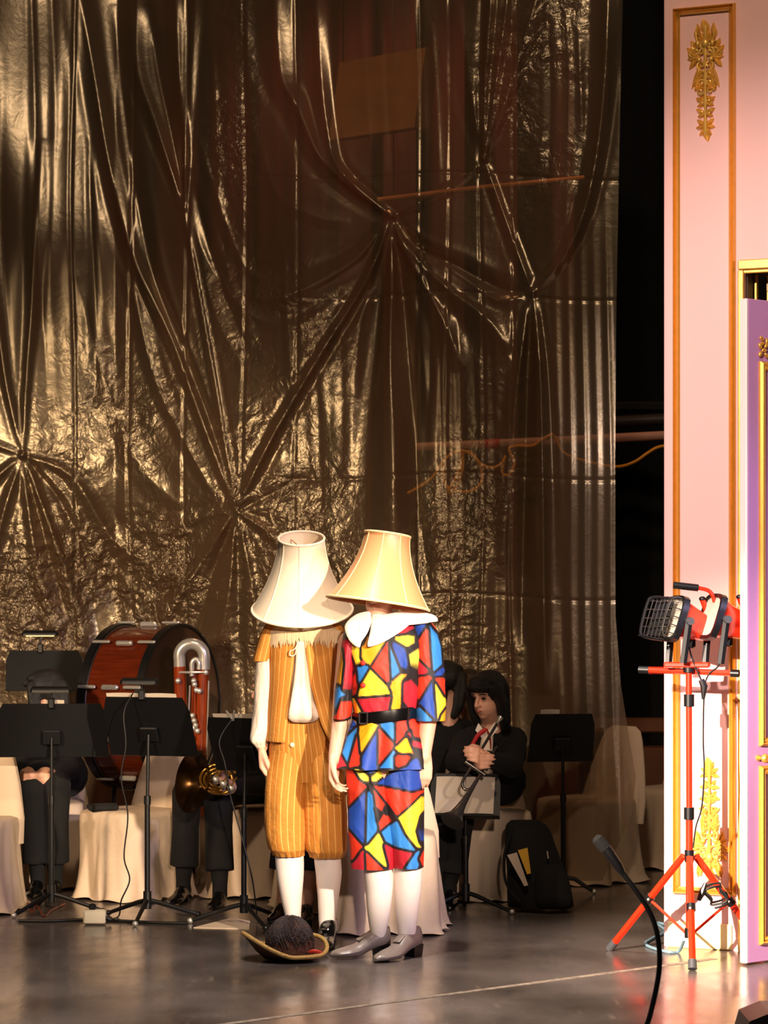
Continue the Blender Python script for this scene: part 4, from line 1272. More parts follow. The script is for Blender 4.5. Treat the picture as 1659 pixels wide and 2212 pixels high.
covered_chair('pale fabric covered chair with a black case on its seat, behind the middle music stand', 287, 11.95, math.radians(-42), 1)
covered_chair('pale fabric covered chair cut off by the left edge', -70, 11.44, math.radians(-8), 2)
covered_chair('pale covered chair standing half hidden behind the leftmost music stand', 92, 12.44, math.radians(6), 3)
covered_chair('pale covered chair carrying the seated horn player', 566, 12.08, math.radians(-6), 4)
covered_chair('pale covered chair with its skirt showing behind the harlequin legs', 838, 10.78, math.radians(0), 5)
covered_chair('pale covered chair under the trumpet player', 1050, 11.96, math.radians(4), 6)
covered_chair('dim covered chair behind the right hem of the plastic sheet', 1268, 12.66, math.radians(-52), 7)
covered_chair('dim covered chair furthest right, half hidden by the pink wall', 1462, 13.35, math.radians(-40), 8)
covered_chair('pale covered chair behind the legs of the performer in tan', 704, 11.50, math.radians(0), 9)

# ================================================================== SEATED MUSICIANS
def tri(pl, q):
    return pl.p(q[0], q[1], q[2] if len(q) > 2 else 0)


def seated(label, Y, j, facing, hairm, hair='long', voxel=.007, bare=False, red=False, skirt=False, hem=None, eyes=False):
    pl = Px(Y)
    J = {k: tri(pl, v) for k, v in j.items()}
    J['hip'][2] = .575                              # thighs rest on the seat
    for s in 'LR': J['kn' + s][2] = max(J['kn' + s][2], .53); J['an' + s][2] = .085
    root = thing('person', label, 'person', (J['hip'][0], J['hip'][1], 0))
    b = MB()
    f = np.array(facing, float)
    p, R = face_head(b, J['head'], f, j.get('up', None) is None and (0, 0, 1) or (0, 0, 1), .95, hair != 'long')
    chest = (J['shL'] + J['shR']) / 2 + (J['hip'] - (J['shL'] + J['shR']) / 2) * .28
    tor = MB()
    mid = (J['shL'] + J['shR']) / 2
    b.chain([(mid, .06), (J['neck'], .05), (J['head'] + (0, 0, -.07), .05)])
    def torso(mb, g):
        ax_ = (J['shR'] - J['shL']); ax_ /= np.linalg.norm(ax_)
        for t, w, r in ((.08, .10, .075), (.3, .09, .10), (.55, .07, .10), (.8, .07, .11), (1.0, .085, .115)):
            c = mid + (J['hip'] - mid) * t
            mb.chain([(c - ax_ * w, r * g), (c + ax_ * w, r * g)])
        for t0, t1 in ((.08, .3), (.3, .55), (.55, .8), (.8, 1.0)):
            for s in (-.08, .08):
                mb.chain([(mid + (J['hip'] - mid) * t0 + ax_ * s, .09 * g), (mid + (J['hip'] - mid) * t1 + ax_ * s, .095 * g)])
    torso(b, .85)
    for s in 'LR':
        b.chain([(mid, .05), (J['sh' + s], .048), (J['el' + s], .038), (J['wr' + s], .025)])
        hd = J['wr' + s] - J['el' + s]
        hand(b, J['wr' + s], hd, np.array([0, 0.3, -1.0]), np.array([.2 if s == 'L' else -.2, -.5, 1]), .95, .7)
        b.chain([(J['hip'], .08), (J['kn' + s], .055), (J['kn' + s] * .55 + J['an' + s] * .45, .048), (J['an' + s], .032)])
    obj('body', b, M['skin'], root, remesh=.005 if eyes else min(voxel, .007), smit=5 if eyes else 2)
    # jacket and trousers or skirt follow the limbs
    jk_ = MB(); torso(jk_, 1.06)
    for s in 'LR':
        w_ = J['wr' + s] * .92 + J['el' + s] * .08
        jk_.chain([(mid, .07), (J['sh' + s], .066), (J['el' + s], .056), (w_, .040)])
    obj('jacket', jk_, M['black_cloth'], root, remesh=voxel, smit=4)
    tr_ = MB()
    hm = hem or .82
    for s in 'LR':
        kn, an = J['kn' + s], J['an' + s]
        e_ = kn + (an - kn) * hm
        rb_ = .075 if skirt else .066
        tr_.chain([(J['hip'] + (0, 0, .02), .12), (kn, .082 if skirt else .075), (kn + (e_ - kn) * .5, rb_)])
        tr_.tube([kn + (e_ - kn) * .45, e_], [rb_, rb_ * 1.08], 16)
    if skirt:
        tr_.chain([(J['knL'], .075), (J['knR'], .075)])
        for t in (.3, .6): tr_.chain([(J['knL'] + (J['anL'] - J['knL']) * t * hm, .07), (J['knR'] + (J['anR'] - J['knR']) * t * hm, .07)])
    obj('skirt' if skirt else 'trousers', tr_, M['skirt_black'], root, remesh=voxel, smit=3)
    for s in 'LR':
        an = J['an' + s]
        if not bare:
            obj('sock', MB().chain([(J['kn' + s] * .35 + an * .65, .050), (an + (0, 0, .02), .036), (an + (0, 0, -.03), .036)]), M['black_cloth'], root)
        fd = np.array([f[0], f[1], 0]); fd /= np.linalg.norm(fd)
        if 'ft' + s in J: fd = J['ft' + s] - an; fd[2] = 0; fd /= np.linalg.norm(fd)
        h0 = an - fd * .06; h0[2] = 0
        shoe('shoe', h0, h0 + fd * .25, M['black_leather'], root, .08, .042, .02)
    # hair
    hr = MB()
    if hair == 'long':
        hr.ell(p(0, -.022, .040), (.088, .098, .088), R)
        hr.ell(p(0, .015, .085), (.074, .072, .034), R)
        for s in (-1, 1):
            hr.chain([(p(s * .078, .01, .04), .032), (p(s * .090, .0, -.04), .034), (p(s * .088, -.01, -.12), .030), (p(s * .07, -.02, -.17), .02)])
        hr.chain([(p(0, -.09, .02), .06), (p(0, -.09, -.08), .055), (p(0, -.07, -.18), .035)])
        hr.chain([(p(-.05, .075, .058), .018), (p(0, .088, .062), .020), (p(.05, .075, .058), .018)])
        for x in (-.04, -.02, 0, .02, .04):
            hr.chain([(p(x, .082 - abs(x) * .3, .062), .014), (p(x * 1.1 + .006, .092 - abs(x) * .4, .042), .008)], 8)
    else:
        hr.ell(p(0, -.022, .036), (.083, .098, .088), R)
        hr.chain([(p(0, -.085, .02), .045), (p(0, -.075, -.05), .04)])
        for s in (-1, 1): hr.chain([(p(s * .074, -.005, .04), .022), (p(s * .076, -.02, -.02), .016)])
    obj('hair', hr, M[hairm], root, remesh=.006, smit=3)
    if eyes:
        for s in (-1, 1):
            obj('eye', MB().ell(p(s * .031, .0755, .004), (.0125, .007, .0062), R), M['eye_dark'], root)
            obj('eyebrow', MB().tube([p(s * .016, .089, .026), p(s * .032, .087, .030), p(s * .05, .078, .026)], [.003, .0034, .002], 6), M['hair_black'], root)
        obj('lips', MB().tube([p(-.019, .0835, -.058), p(0, .0925, -.0585), p(.019, .0835, -.058)], [.004, .0075, .004], 8), M['lip'], root)
    return root, pl, J


m1, pl1, J1 = seated('seated trumpet player in black jacket and red ribbon, face turned to the left', 11.7,
    dict(head=(1052, 1503, -.05), neck=(1062, 1556), shL=(1005, 1602, -.06), shR=(1112, 1600, .06), hip=(1055, 1735, .16), elL=(982, 1640, -.22), elR=(1100, 1650, -.20), wrL=(1018, 1632, -.46), wrR=(1038, 1624, -.45),
         knL=(950, 1740, -.14), knR=(1000, 1746, -.14), anL=(925, 1925, -.12), anR=(970, 1928, -.12), ftL=(915, 1925, -.6), ftR=(965, 1928, -.6)), (-.62, -.78, -.18), 'hair_black', 'long', .006, eyes=True)
obj('shirt', MB().chain([(pl1.p(1050, 1585, -.15), .030), (pl1.p(1046, 1625, -.165), .034), (pl1.p(1048, 1665, -.155), .032)]), M['white_cloth'], m1)
cl = MB()
cl.prism([(0, 0), (.035, .045), (.05, .01), (.015, -.03)], (0, -.006, 0), pl1.p(1046, 1578, -.17), (-1, 0, 0), (0, 0, 1))
cl.prism([(0, 0), (.04, .05), (.055, .015), (.015, -.03)], (0, -.006, 0), pl1.p(1048, 1578, -.17), (1, 0, 0), (0, 0, 1))
obj('shirt_collar', cl, M['collar_white'], m1, smooth=False)
rbn = obj('ribbon_tie', MB().tube(smooth_curve([pl1.p(1048, 1570, -.195), pl1.p(1030, 1582, -.20), pl1.p(1018, 1602, -.20), pl1.p(1011, 1617, -.195)], 10), [.006, .011, .011, .010, .010, .009, .009, .009, .008, .003], 8, flat=.35), M['ribbon_red'], m1)
obj('ribbon_tail', MB().tube(smooth_curve([pl1.p(1048, 1570, -.195), pl1.p(1055, 1590, -.205), pl1.p(1056, 1612, -.20)], 8), [.006, .010, .010, .009, .009, .008, .008, .005], 8, flat=.35), M['ribbon_red'], m1)

seated('dark-haired seated musician in black half hidden behind the harlequin sleeve', 12.42,
    dict(head=(966, 1478), neck=(968, 1540), shL=(925, 1585), shR=(1012, 1585), hip=(948, 1715, 0), elL=(905, 1655), elR=(1000, 1655), wrL=(895, 1665, -.2), wrR=(925, 1662, -.12),
         knL=(862, 1722, -.34), knR=(893, 1725, -.34), anL=(862, 1905, -.36), anR=(893, 1905, -.36), ftL=(862, 1905, -.9), ftR=(893, 1905, -.9)), (.6, .8, -.1), 'hair_black', 'long', .009)
m3, pl3, J3 = seated('seated horn player in black with crossed trouser legs behind the third music stand', 11.95,
    dict(head=(582, 1490), neck=(576, 1550), shL=(520, 1600), shR=(605, 1595), hip=(555, 1735, .05), elL=(500, 1680, -.25), elR=(590, 1690, -.15), wrL=(490, 1660, -.50), wrR=(515, 1685, -.46),
         knL=(412, 1742, -.22), knR=(482, 1720, -.36), anL=(404, 1895, -.22), anR=(488, 1895, -.44), ftL=(360, 1915, -.6), ftR=(470, 1918, -.9)), (-.8, -.6, -.05), 'hair_brown', 'short', .008, hem=.80)
seated('seated musician in black skirt with bare legs behind the performer in tan', 11.35,
    dict(head=(684, 1490), neck=(684, 1550), shL=(644, 1600), shR=(728, 1600), hip=(704, 1735, .12), elL=(612, 1680), elR=(718, 1680), wrL=(640, 1715, -.2), wrR=(690, 1715, -.2),
         knL=(635, 1755, -.32), knR=(690, 1755, -.32), anL=(618, 1930, -.30), anR=(668, 1940, -.34), ftL=(590, 1930, -.5), ftR=(650, 1940, -.7)), (-.2, -1, -.1), 'hair_brown', 'long', .009, bare=True, skirt=True, hem=.66)
seated('seated musician in black behind the leftmost music stand', 12.2,
    dict(head=(95, 1498), neck=(95, 1548), shL=(48, 1585), shR=(142, 1585), hip=(96, 1725, .14), elL=(36, 1660), elR=(152, 1660), wrL=(62, 1668, -.2), wrR=(128, 1668, -.2),
         knL=(88, 1725, -.25), knR=(135, 1720, -.25), anL=(95, 1895, -.22), anR=(132, 1895, -.22), ftL=(95, 1895, -.8), ftR=(135, 1895, -.8)), (-.9, .5, -.1), 'hair_black', 'long', .009)

# ================================================================== INSTRUMENTS
# trumpet
T0, T1 = pl1.p(1066, 1556, -.34), pl1.p(948, 1732, -.70)
tr = thing('trumpet', 'dark silver trumpet pointing down in the hands of the seated player', 'trumpet', T1)
dv = (T1 - T0) / np.linalg.norm(T1 - T0)
L = np.linalg.norm(T1 - T0)
up = np.array([-dv[2], 0, dv[0]]); up /= np.linalg.norm(up)
if up[0] > 0: up = -up
tt = lambda t, o=0.0: T0 + dv * L * t + up * o
obj('lead_pipe', MB().tube([tt(.0), tt(.62)], .0065, 10), M['dull_silver'], tr)
obj('mouthpiece', MB().lathe([(.004, 0), (.006, .03), (.012, .055), (.0135, .06), (.008, .06)], tt(.03), -dv, 14), M['chrome'], tr)
obj('bell_pipe', MB().tube([tt(s, -.055) for s in (.18, .3, .5, .64)] + [tt(.72, -.055), tt(.80, -.055), tt(.87, -.055), tt(.93, -.055), tt(.97, -.055), tt(1.0, -.055)], [.0065, .0065, .0075, .010, .013, .017, .023, .032, .045, .058], 20), M['dull_silver'], tr)
obj('tuning_slide', MB().tube(smooth_curve([tt(.60), tt(.66, -.005), tt(.69, -.027), tt(.66, -.05), tt(.60, -.055)], 16), .007, 10), M['dull_silver'], tr)
for k in range(3):
    obj('valve', MB().tube([tt(.36 + .055 * k, .035), tt(.36 + .055 * k, -.075)], .009, 12), M['dull_silver'], tr)

# contrabassoon
CBY = 12.42
cb = Px(CBY)
cbr = thing('contrabassoon', 'red-brown contrabassoon with a silver U-bend on top beside the bass drum', 'bassoon', (cb.p(415, 0)[0], CBY, 0))
obj('joint_tube', MB().tube([cb.p(388, 1440), cb.p(392, 1545), cb.p(398, 1690)], [.032, .033, .034], 18), M['red_wood'], cbr)
obj('joint_tube', MB().tube([cb.p(440, 1442), cb.p(437, 1545), cb.p(430, 1760)], [.030, .032, .036], 18), M['red_wood'], cbr)
obj('joint_tube', MB().tube([cb.p(420, 1445), cb.p(419, 1560), cb.p(414, 1700)], [.014, .016, .020], 14), M['red_wood'], cbr)
aa = np.linspace(math.pi, 0, 16)
ub = [cb.p(388, 1446), cb.p(388, 1425)] + [cb.p(414 + 27 * math.cos(a_), 1418 - 27 * math.sin(a_)) for a_ in aa] + [cb.p(441, 1425), cb.p(441, 1446)]
obj('u_bend', MB().tube(ub, .031, 18), M['chrome'], cbr)
obj('inner_bend', MB().tube(smooth_curve([cb.p(416, 1460, -.03), cb.p(416, 1432, -.03), cb.p(424, 1424, -.03), cb.p(431, 1432, -.03), cb.p(431, 1446, -.03)], 14), .013, 12), M['chrome'], cbr)
for x, y0, y1, dy in ((452, 1470, 1630, -.03), (412, 1480, 1600, -.05)):
    obj('key_rod', MB().tube([cb.p(x, y0, dy), cb.p(x - 5, y1, dy)], .004, 8), M['chrome'], cbr)
for i, (x, y) in enumerate(((422, 1478), (426, 1490), (432, 1492), (417, 1545), (421, 1556), (424, 1566), (419, 1572), (428, 1578), (414, 1592), (420, 1612), (446, 1452), (386, 1470), (420, 1470))):
    obj('key', MB().lathe([(.013, 0), (.014, .004), (.009, .009), (.001, .010)], cb.p(x, y, -.045), (0, -1, .1), 12), M['chrome'], cbr)
for y in (1452, 1640):
    obj('clamp_band', MB().tube([cb.p(388, y, -.03), cb.p(414, y, -.042), cb.p(440, y, -.03)], .006, 8), M['chrome'], cbr)
obj('end_pin', MB().tube([cb.p(430, 1755), np.array([cb.p(430, 0)[0], CBY, .0])], .007, 8), M['chrome'], cbr)

# bass drum
DY = 12.8
dr = Px(DY)
ang = math.radians(66)
axd = np.array([math.sin(ang), -math.cos(ang), 0])
R0 = 172 / dr.s
c0, c1 = dr.p(255, 1526, .075), dr.p(395, 1526, -.075)
axd = (c1 - c0) / np.linalg.norm(c1 - c0)
axd = np.array([math.sin(ang), -math.cos(ang), 0]); mid = (c0 + c1) / 2
Ld = .36
c0, c1 = mid - axd * Ld / 2, mid + axd * Ld / 2
bd = thing('bass_drum', 'large bass drum with glossy red-brown shell and chrome lugs', 'drum', (mid[0], mid[1], 0))
obj('shell', MB().lathe([(R0 - .01, 0), (R0, .004), (R0, Ld - .004), (R0 - .01, Ld)], c0, axd, 72), M['drum_wood'], bd)
obj('drum_head', MB().lathe([(R0 + .002, 0), (R0 + .001, .004), (.01, .004)], c1, axd, 72), M['drum_head'], bd)
obj('drum_head', MB().lathe([(R0 + .002, 0), (R0 + .001, .004), (.01, .004)], c0, -axd, 72), M['drum_head'], bd)
ua = np.cross(axd, (0, 0, 1)); ua /= np.linalg.norm(ua); wa = np.cross(ua, axd)
if wa[2] < 0: wa = -wa
th = np.linspace(0, 2 * math.pi, 73)
for cc, s in ((c0, 1), (c1, -1)):
    ring = MB()
    pr = [(R0 + .004, -.012), (R0 + .018, -.012), (R0 + .018, .030), (R0 + .004, .030)]
    ring.rings([[cc + axd * s * h + r_ * (math.cos(a_) * ua + math.sin(a_) * wa) for r_, h in pr] for a_ in th], caps=False)
    obj('hoop', ring, M['black_plastic'], bd, angle=30)
    ring2 = MB().tube([cc + axd * s * .034 + (R0 + .004) * (math.cos(a_) * ua + math.sin(a_) * wa) for a_ in th], .004, 6, caps=False)
    obj('inlay_ring', ring2, M['dull_silver'], bd)
for k in range(10):
    a_ = 2 * math.pi * (k + .42) / 10
    rv = math.cos(a_) * ua + math.sin(a_) * wa
    tn = np.cross(axd, rv)
    rm = Matrix(((axd[0], tn[0], rv[0]), (axd[1], tn[1], rv[1]), (axd[2], tn[2], rv[2])))
    for cc, s in ((c0, 1), (c1, -1)):
        obj('claw_hook', MB().bbox(cc + axd * s * .045 + rv * (R0 + .024), (.105, .018, .012), .004, rm), M['chrome'], bd, smooth=False)
    obj('lug', MB().bbox((c0 + c1) / 2 + rv * (R0 + .014), (.10, .026, .028), .008, rm), M['chrome'], bd, smooth=False)
ds = MB()
for s in (-1, 1):
    for t in (-1, 1):
        ds.tube([mid + axd * s * .16 + ua * t * .10 - np.array([0, 0, R0 * .96]), np.array([mid[0], mid[1], 0]) + axd * s * .16 + ua * t * .18 + (0, 0, .01)], .012, 8)
obj('cradle_stand', ds, M['black_metal'], bd)

# french horn on the lap
hn = thing('french_horn', 'french horn with dark bell and brass valves on the lap of the seated player', 'horn', pl3.p(450, 1760, -.60))
bc = pl3.p(440, 1668, -.64); bx = np.array([-.80, -.58, .16]); bx /= np.linalg.norm(bx)
mat('horn_bell', (70, 46, 22), .22, metal=.9)
obj('bell', MB().lathe([(.012, -.22), (.020, -.15), (.035, -.10), (.06, -.06), (.10, -.02), (.135, 0.0), (.147, .006), (.147, .010), (.132, .004), (.098, -.012), (.058, -.05), (.03, -.09), (.012, -.15)], bc, bx, 48, caps=False), M['horn_bell'], hn)
cc = pl3.p(492, 1662, -.66)
for r_, a0, a1, off in ((.085, .4, 5.6, 0), (.065, 0, 5.0, -.02), (.045, 1.5, 6.2, -.03)):
    tq = np.linspace(a0, a1, 26)
    obj('coil_tube', MB().tube([cc + np.array([r_ * math.cos(t), off + .01 * math.sin(t * 2), r_ * .8 * math.sin(t)]) for t in tq], .0075, 10), M['brass'], hn)
for k in range(3):
    obj('valve', MB().lathe([(.014, -.02), (.017, -.015), (.017, .015), (.010, .022), (.003, .025)], cc + np.array([-.01 + k * .036, -.05, .0 - .02 * k]), (0, -.8, .6), 16), M['chrome'], hn)
    obj('lever', MB().tube([cc + np.array([-.01 + k * .036, -.07, .015 - .02 * k]), cc + np.array([.03 + k * .03, -.075, .055 - .02 * k])], .004, 6), M['brass'], hn)

# ================================================================== MUSIC STANDS
def music_stand(label, px, Y, zc, rz, tilt, wd=.50, hg=.34, legrot=0.3, reach=.24):
    X = (px - CX) * Y / FPX
    root = thing('music_stand', label, 'music stand', (X, Y, 0), rz, 'black orchestra music stands')
    Rm = Matrix.Rotation(tilt, 4, 'X')
    hw, hh = wd / 2, hg / 2
    R3 = np.array(Rm.to_3x3())
    out = [(-hw, -hh), (hw, -hh), (hw * .97, hh * .55), (hw * .86, hh), (-hw * .86, hh), (-hw * .97, hh * .55)]
    c = np.array([0, 0, zc])
    mb = MB()
    a_ = np.array([[x, 0, y] for x, y in out]) @ R3.T + c
    d_ = R3 @ np.array([0, .004, 0])
    mb.rings([a_, a_ + d_])
    dk_ = obj('desk', mb, M['black_metal'], root, local=True, smooth=False)
    obj('tray_lip', MB().bbox(R3 @ np.array([0, .028, -hh]) + c, (wd, .055, .005), .002, Rm), M['black_metal'], root, local=True, smooth=False)
    obj('bracket', MB().bbox(R3 @ np.array([0, -.014, -.03]) + c, (.09, .022, .07), .005, Rm), M['black_metal'], root, local=True, smooth=False)
    p0 = R3 @ np.array([0, -.022, -.03]) + c
    obj('upper_pole', MB().tube([p0, (0, -.02, zc * .55)], .008, 10), M['black_metal'], root, local=True)
    obj('lower_pole', MB().tube([(0, -.02, zc * .62), (0, -.02, .07)], .0125, 12), M['black_metal'], root, local=True)
    obj('collar', MB().tube([(0, -.02, zc * .62 + .02), (0, -.02, zc * .62 - .02)], .016, 12), M['black_plastic'], root, local=True)
    obj('hub', MB().tube([(0, -.02, .13), (0, -.02, .05)], .019, 12), M['black_plastic'], root, local=True)
    for k in range(3):
        a2 = legrot + k * 2 * math.pi / 3
        lg = obj('leg', MB().tube([(0, -.02, .09), (.06 * math.cos(a2), -.02 + .06 * math.sin(a2), .075), (reach * math.cos(a2), -.02 + reach * math.sin(a2), .014)], [.011, .011, .009], 8), M['black_metal'], root, local=True)
        obj('foot', MB().ell(((reach + .005) * math.cos(a2), -.02 + (reach + .005) * math.sin(a2), .013), (.014, .014, .013)), M['chrome'] if k == 0 else M['black_plastic'], lg, local=True)
    return root, (lambda x, y, z: np.array(ROOTM[root])[:3, :3] @ (R3 @ np.array([x, y, z]) + c) + np.array([X, Y, 0]))


st1, d1 = music_stand('black music stand cut off by the left edge', 112, 11.35, .855, math.radians(4), math.radians(14), .53, .26, 4.0)
st2, d2 = music_stand('black music stand with a small reading lamp in front of the covered chair', 322, 11.10, .885, math.radians(-18), math.radians(24), .44, .30, 4.9)
st3, d3 = music_stand('black music stand with a silver clip beside the performer in tan', 532, 10.95, .81, math.radians(-30), math.radians(24), .40, .27, 3.6)
st4, d4 = music_stand('black music stand behind the trumpet player', 1214, 12.06, .78, math.radians(12), math.radians(16), .34, .25, -.21, reach=.15)
st5, d5 = music_stand('black music stand with a lit lamp far left in front of the drum', 96, 12.95, 1.09, math.radians(3), math.radians(10), .42, .22, 4.4)
st6, d6 = music_stand('low black music stand holding an open white score at the trumpet bell', 1005, 11.36, .545, math.radians(170), math.radians(22), .34, .22, 2.79)


def sheet_music(label, dfun, x0, x1, z0, z1, y=.008, n=2):
    for k in range(n):
        xa, xb = x0 + (x1 - x0) * k / n, x0 + (x1 - x0) * (k + 1) / n
        pts = [[dfun(x, y + .006 * math.sin(math.pi * (x - xa) / (xb - xa)) + (.0025 if s else 0), z) for x in np.linspace(xa + .001, xb - .001, 6)] for s, z in ((0, z0), (0, z1), (1, z1), (1, z0))]
        r = np.array(pts).transpose(1, 0, 2)
        o = obj('sheet_music', MB().rings(r), M['paper'], smooth=False)
        finish(o, label[k] if isinstance(label, (list, tuple)) else label, 'paper', 'sheets of music on the stands')


sheet_music(['white score page edge sticking up on the left of the lamp stand', 'white score page edge sticking up on the right of the lamp stand'], d2, -.19, .16, -.13, .165)
sheet_music('white score page edge showing above the stand with a silver clip', d3, -.15, .18, -.12, .15, n=1)
sheet_music('white page edge showing above the leftmost stand desk', d1, -.03, .06, -.08, .145, n=1)
sheet_music(['left page of the white score beside the trumpet bell', 'right page of the white score beside the trumpet bell'], d6, -.14, .14, -.09, .09, y=.012)
sheet_music('thin white page edge on the stand behind the trumpet player', d4, -.12, -.02, -.10, .145, n=1)


def stand_lamp(label, base, head, m_led='ivory_plastic', lit=False, wd=.16):
    root = thing('stand_lamp', label, 'lamp', base, 0, 'clip-on music stand lamps')
    base, head = np.array(base), np.array(head)
    obj('clip', MB().bbox(base + (0, 0, .012), (.03, .03, .05), .005), M['black_plastic'], root)
    mid_ = (base + head) / 2 + np.array([0, .02, .035])
    obj('gooseneck', MB().tube(smooth_curve([base + (0, 0, .03), mid_, head], 12), .005, 8), M['black_plastic'], root)
    th_ = np.linspace(0, math.pi, 12)
    hood = [[head + np.array([x, r * math.cos(t), r * math.sin(t) * .9]) for t in th_] for x, r in ((-wd / 2, .018), (-wd / 2 + .01, .030), (wd / 2 - .01, .030), (wd / 2, .018))]
    obj('hood', MB().grid(np.array(hood)), M['black_plastic'], root, solid=.003)
    obj('bulb', MB().tube([head + np.array([-wd / 2 + .02, 0, .004]), head + np.array([wd / 2 - .02, 0, .004])], .009, 10), M['lamp_warm'] if lit else M['ivory_plastic'], root)
    return root


stand_lamp('lit reading lamp clipped to the far left music stand', d5(-.02, 0, .11), d5(-.02, -.02, .11) + np.array([0, 0, .085]), lit=True, wd=.19)
stand_lamp('unlit dark reading lamp clipped on the stand in front of the covered chair', d2(-.01, 0, .15), d2(-.01, -.03, .15) + np.array([0, 0, .075]), wd=.17)
stand_lamp('small dark reading lamp standing above the leftmost music stand', d1(.0, 0, .12), d1(.0, -.02, .12) + np.array([0, 0, .07]), wd=.19)
clp = thing('page_clip', 'silver spring clip on top of the stand beside the performer in tan', 'clip', d3(-.03, 0, .135))
for s in (-1, 1):
    obj('jaw', MB().tube([d3(-.03, -.01, .13), d3(-.03 + s * .022, -.015, .18)], [.006, .004], 8), M['chrome'], clp)

# ---- cables, power box, case
finish(obj('lamp_cable', MB().tube(smooth_curve([d2(-.05, 0, .17), P(268, 1540, 11.0), P(272, 1610, 10.98), P(262, 1680, 10.98), P(276, 1760, 10.98), P(268, 1850, 10.98), P(280, 1900, 10.98), P(262, 1945, 11.0), F(256, 1982) + (0, 0, .006), F(230, 1990) + (0, 0, .006)], 80), .0035, 6), M['cable_black']), 'thin black lamp cable hanging down in front of the covered chair', 'cable')
finish(obj('lamp_cable', MB().tube(smooth_curve([d3(-.03, -.01, .14), P(474, 1600, 10.9), P(486, 1650, 10.88), P(498, 1720, 10.88), P(520, 1800, 10.86), P(545, 1900, 10.86), F(556, 1990) + (0, 0, .006)], 60), .0035, 6), M['cable_black']), 'thin black lamp cable falling from the stand with the silver clip', 'cable')
finish(obj('floor_cable', MB().tube(smooth_curve([F(40, 1992) + (0, 0, .007), F(110, 1993) + (0, 0, .007), F(180, 1990) + (0, 0, .007), F(250, 1992) + (0, 0, .007), F(330, 1996) + (0, 0, .007), F(405, 1998) + (0, 0, .007)], 60), .007, 8), M['cable_black']), 'long black cable running along the floor under the music stands', 'cable')
finish(obj('floor_cable', MB().tube(smooth_curve([F(60, 1975) + (0, 0, .05), F(70, 1980) + (0, 0, .02), F(80, 1975) + (0, 0, .04), F(95, 1982) + (0, 0, .006), F(110, 1970) + (0, 0, .006), F(140, 1955) + (0, 0, .006)], 40), .005, 8), mat('cable_red', (96, 40, 26), .5)), 'tangled reddish brown cable at the left edge of the floor', 'cable')
pbx = F(203, 1999)
pbx_t = thing('power_box', 'small ivory power outlet box on the floor under the music stands', 'power box', pbx)
obj('box', MB().bbox(pbx + (0, .03, .035), (.10, .06, .065), .008), M['ivory_plastic'], pbx_t)
obj('plug', MB().bbox(pbx + (-.01, .03, .08), (.03, .03, .03), .006), M['black_plastic'], pbx_t)
obj('cable_gland', MB().tube([pbx + (.05, .03, .03), pbx + (.075, .03, .02)], .012, 10), M['black_plastic'], pbx_t)
ccase = P(222, 1762, 11.85)
finish(obj('instrument_case', MB().bbox((ccase[0], ccase[1], .452), (.15, .10, .03), .008, Matrix.Rotation(.2, 4, 'Z')), M['black_cloth']), 'small flat black case on the seat of the covered chair', 'case')
wp = F(480, 2004)
finish(obj('floor_paper', MB().rings([[F(418, 2005), F(500, 1985), F(540, 1992), F(538, 2008)], [F(418, 2005) + (0, 0, .004), F(500, 1985) + (0, 0, .006), F(540, 1992) + (0, 0, .006), F(538, 2008) + (0, 0, .004)]]), M['cover_cloth'], smooth=False), 'pale cloth scrap on the floor beneath the stand with a silver clip', 'cloth')

# ---- backpack
bp_ = Px(11.42)
bpk = thing('backpack', 'black open backpack leaning by the trumpet player with papers inside', 'backpack', (bp_.p(1165, 0)[0], 11.42, 0))
bb = MB()
bb.rings(hloft(bp_, [(1775, 1105, 1165, .05, .06), (1790, 1092, 1185, .09, .05), (1830, 1090, 1200, .12, .03), (1880, 1095, 1218, .14, 0), (1930, 1098, 1236, .15, 0), (1956, 1100, 1242, .14, 0)], 40, 30, lambda th, t: .04 * np.sin(th * 3 + 5 * t)))
obj('bag', bb, M['black_cloth'], bpk)
obj('front_pocket', MB().rings(hloft(bp_, [(1862, 1160, 1205, .03, -.12), (1880, 1152, 1220, .05, -.13), (1930, 1150, 1232, .06, -.13), (1950, 1155, 1228, .05, -.12)], 30, 16)), M['black_cloth'], bpk)
obj('strap', MB().tube(smooth_curve([bp_.p(1110, 1790, -.02), bp_.p(1088, 1840, -.10), bp_.p(1090, 1900, -.14), bp_.p(1120, 1940, -.14)], 16), .014, 8, flat=.3), M['black_cloth'], bpk)
obj('zip_pull', MB().tube([bp_.p(1178, 1832, -.135), bp_.p(1180, 1848, -.14)], .004, 6), M['chrome'], bpk)
for nm, px_, dx, mm in (('white papers', 1108, 0, 'paper'), ('yellow folder', 1122, .0, 'yellow_card')):
    if mm == 'yellow_card': mat('yellow_card', (206, 160, 40), .7)
    a0, a1 = (bp_.p(1092, 1840, -.155), bp_.p(1128, 1905, -.175)) if mm == 'paper' else (bp_.p(1115, 1830, -.15), bp_.p(1134, 1880, -.168))
    w_ = np.array([.045, 0, 0.012])
    o = obj('paper_sheaf' if mm == 'paper' else 'folder', MB().rings([[a0, a0 + w_, a1 + w_ * .4, a1], [q_ + np.array([0, .012, 0]) for q_ in (a0, a0 + w_, a1 + w_ * .4, a1)]]), M[mm], smooth=False)
    finish(o, 'white papers sticking out of the open backpack' if mm == 'paper' else 'yellow folder sticking out of the open backpack', 'paper' if mm == 'paper' else 'folder')

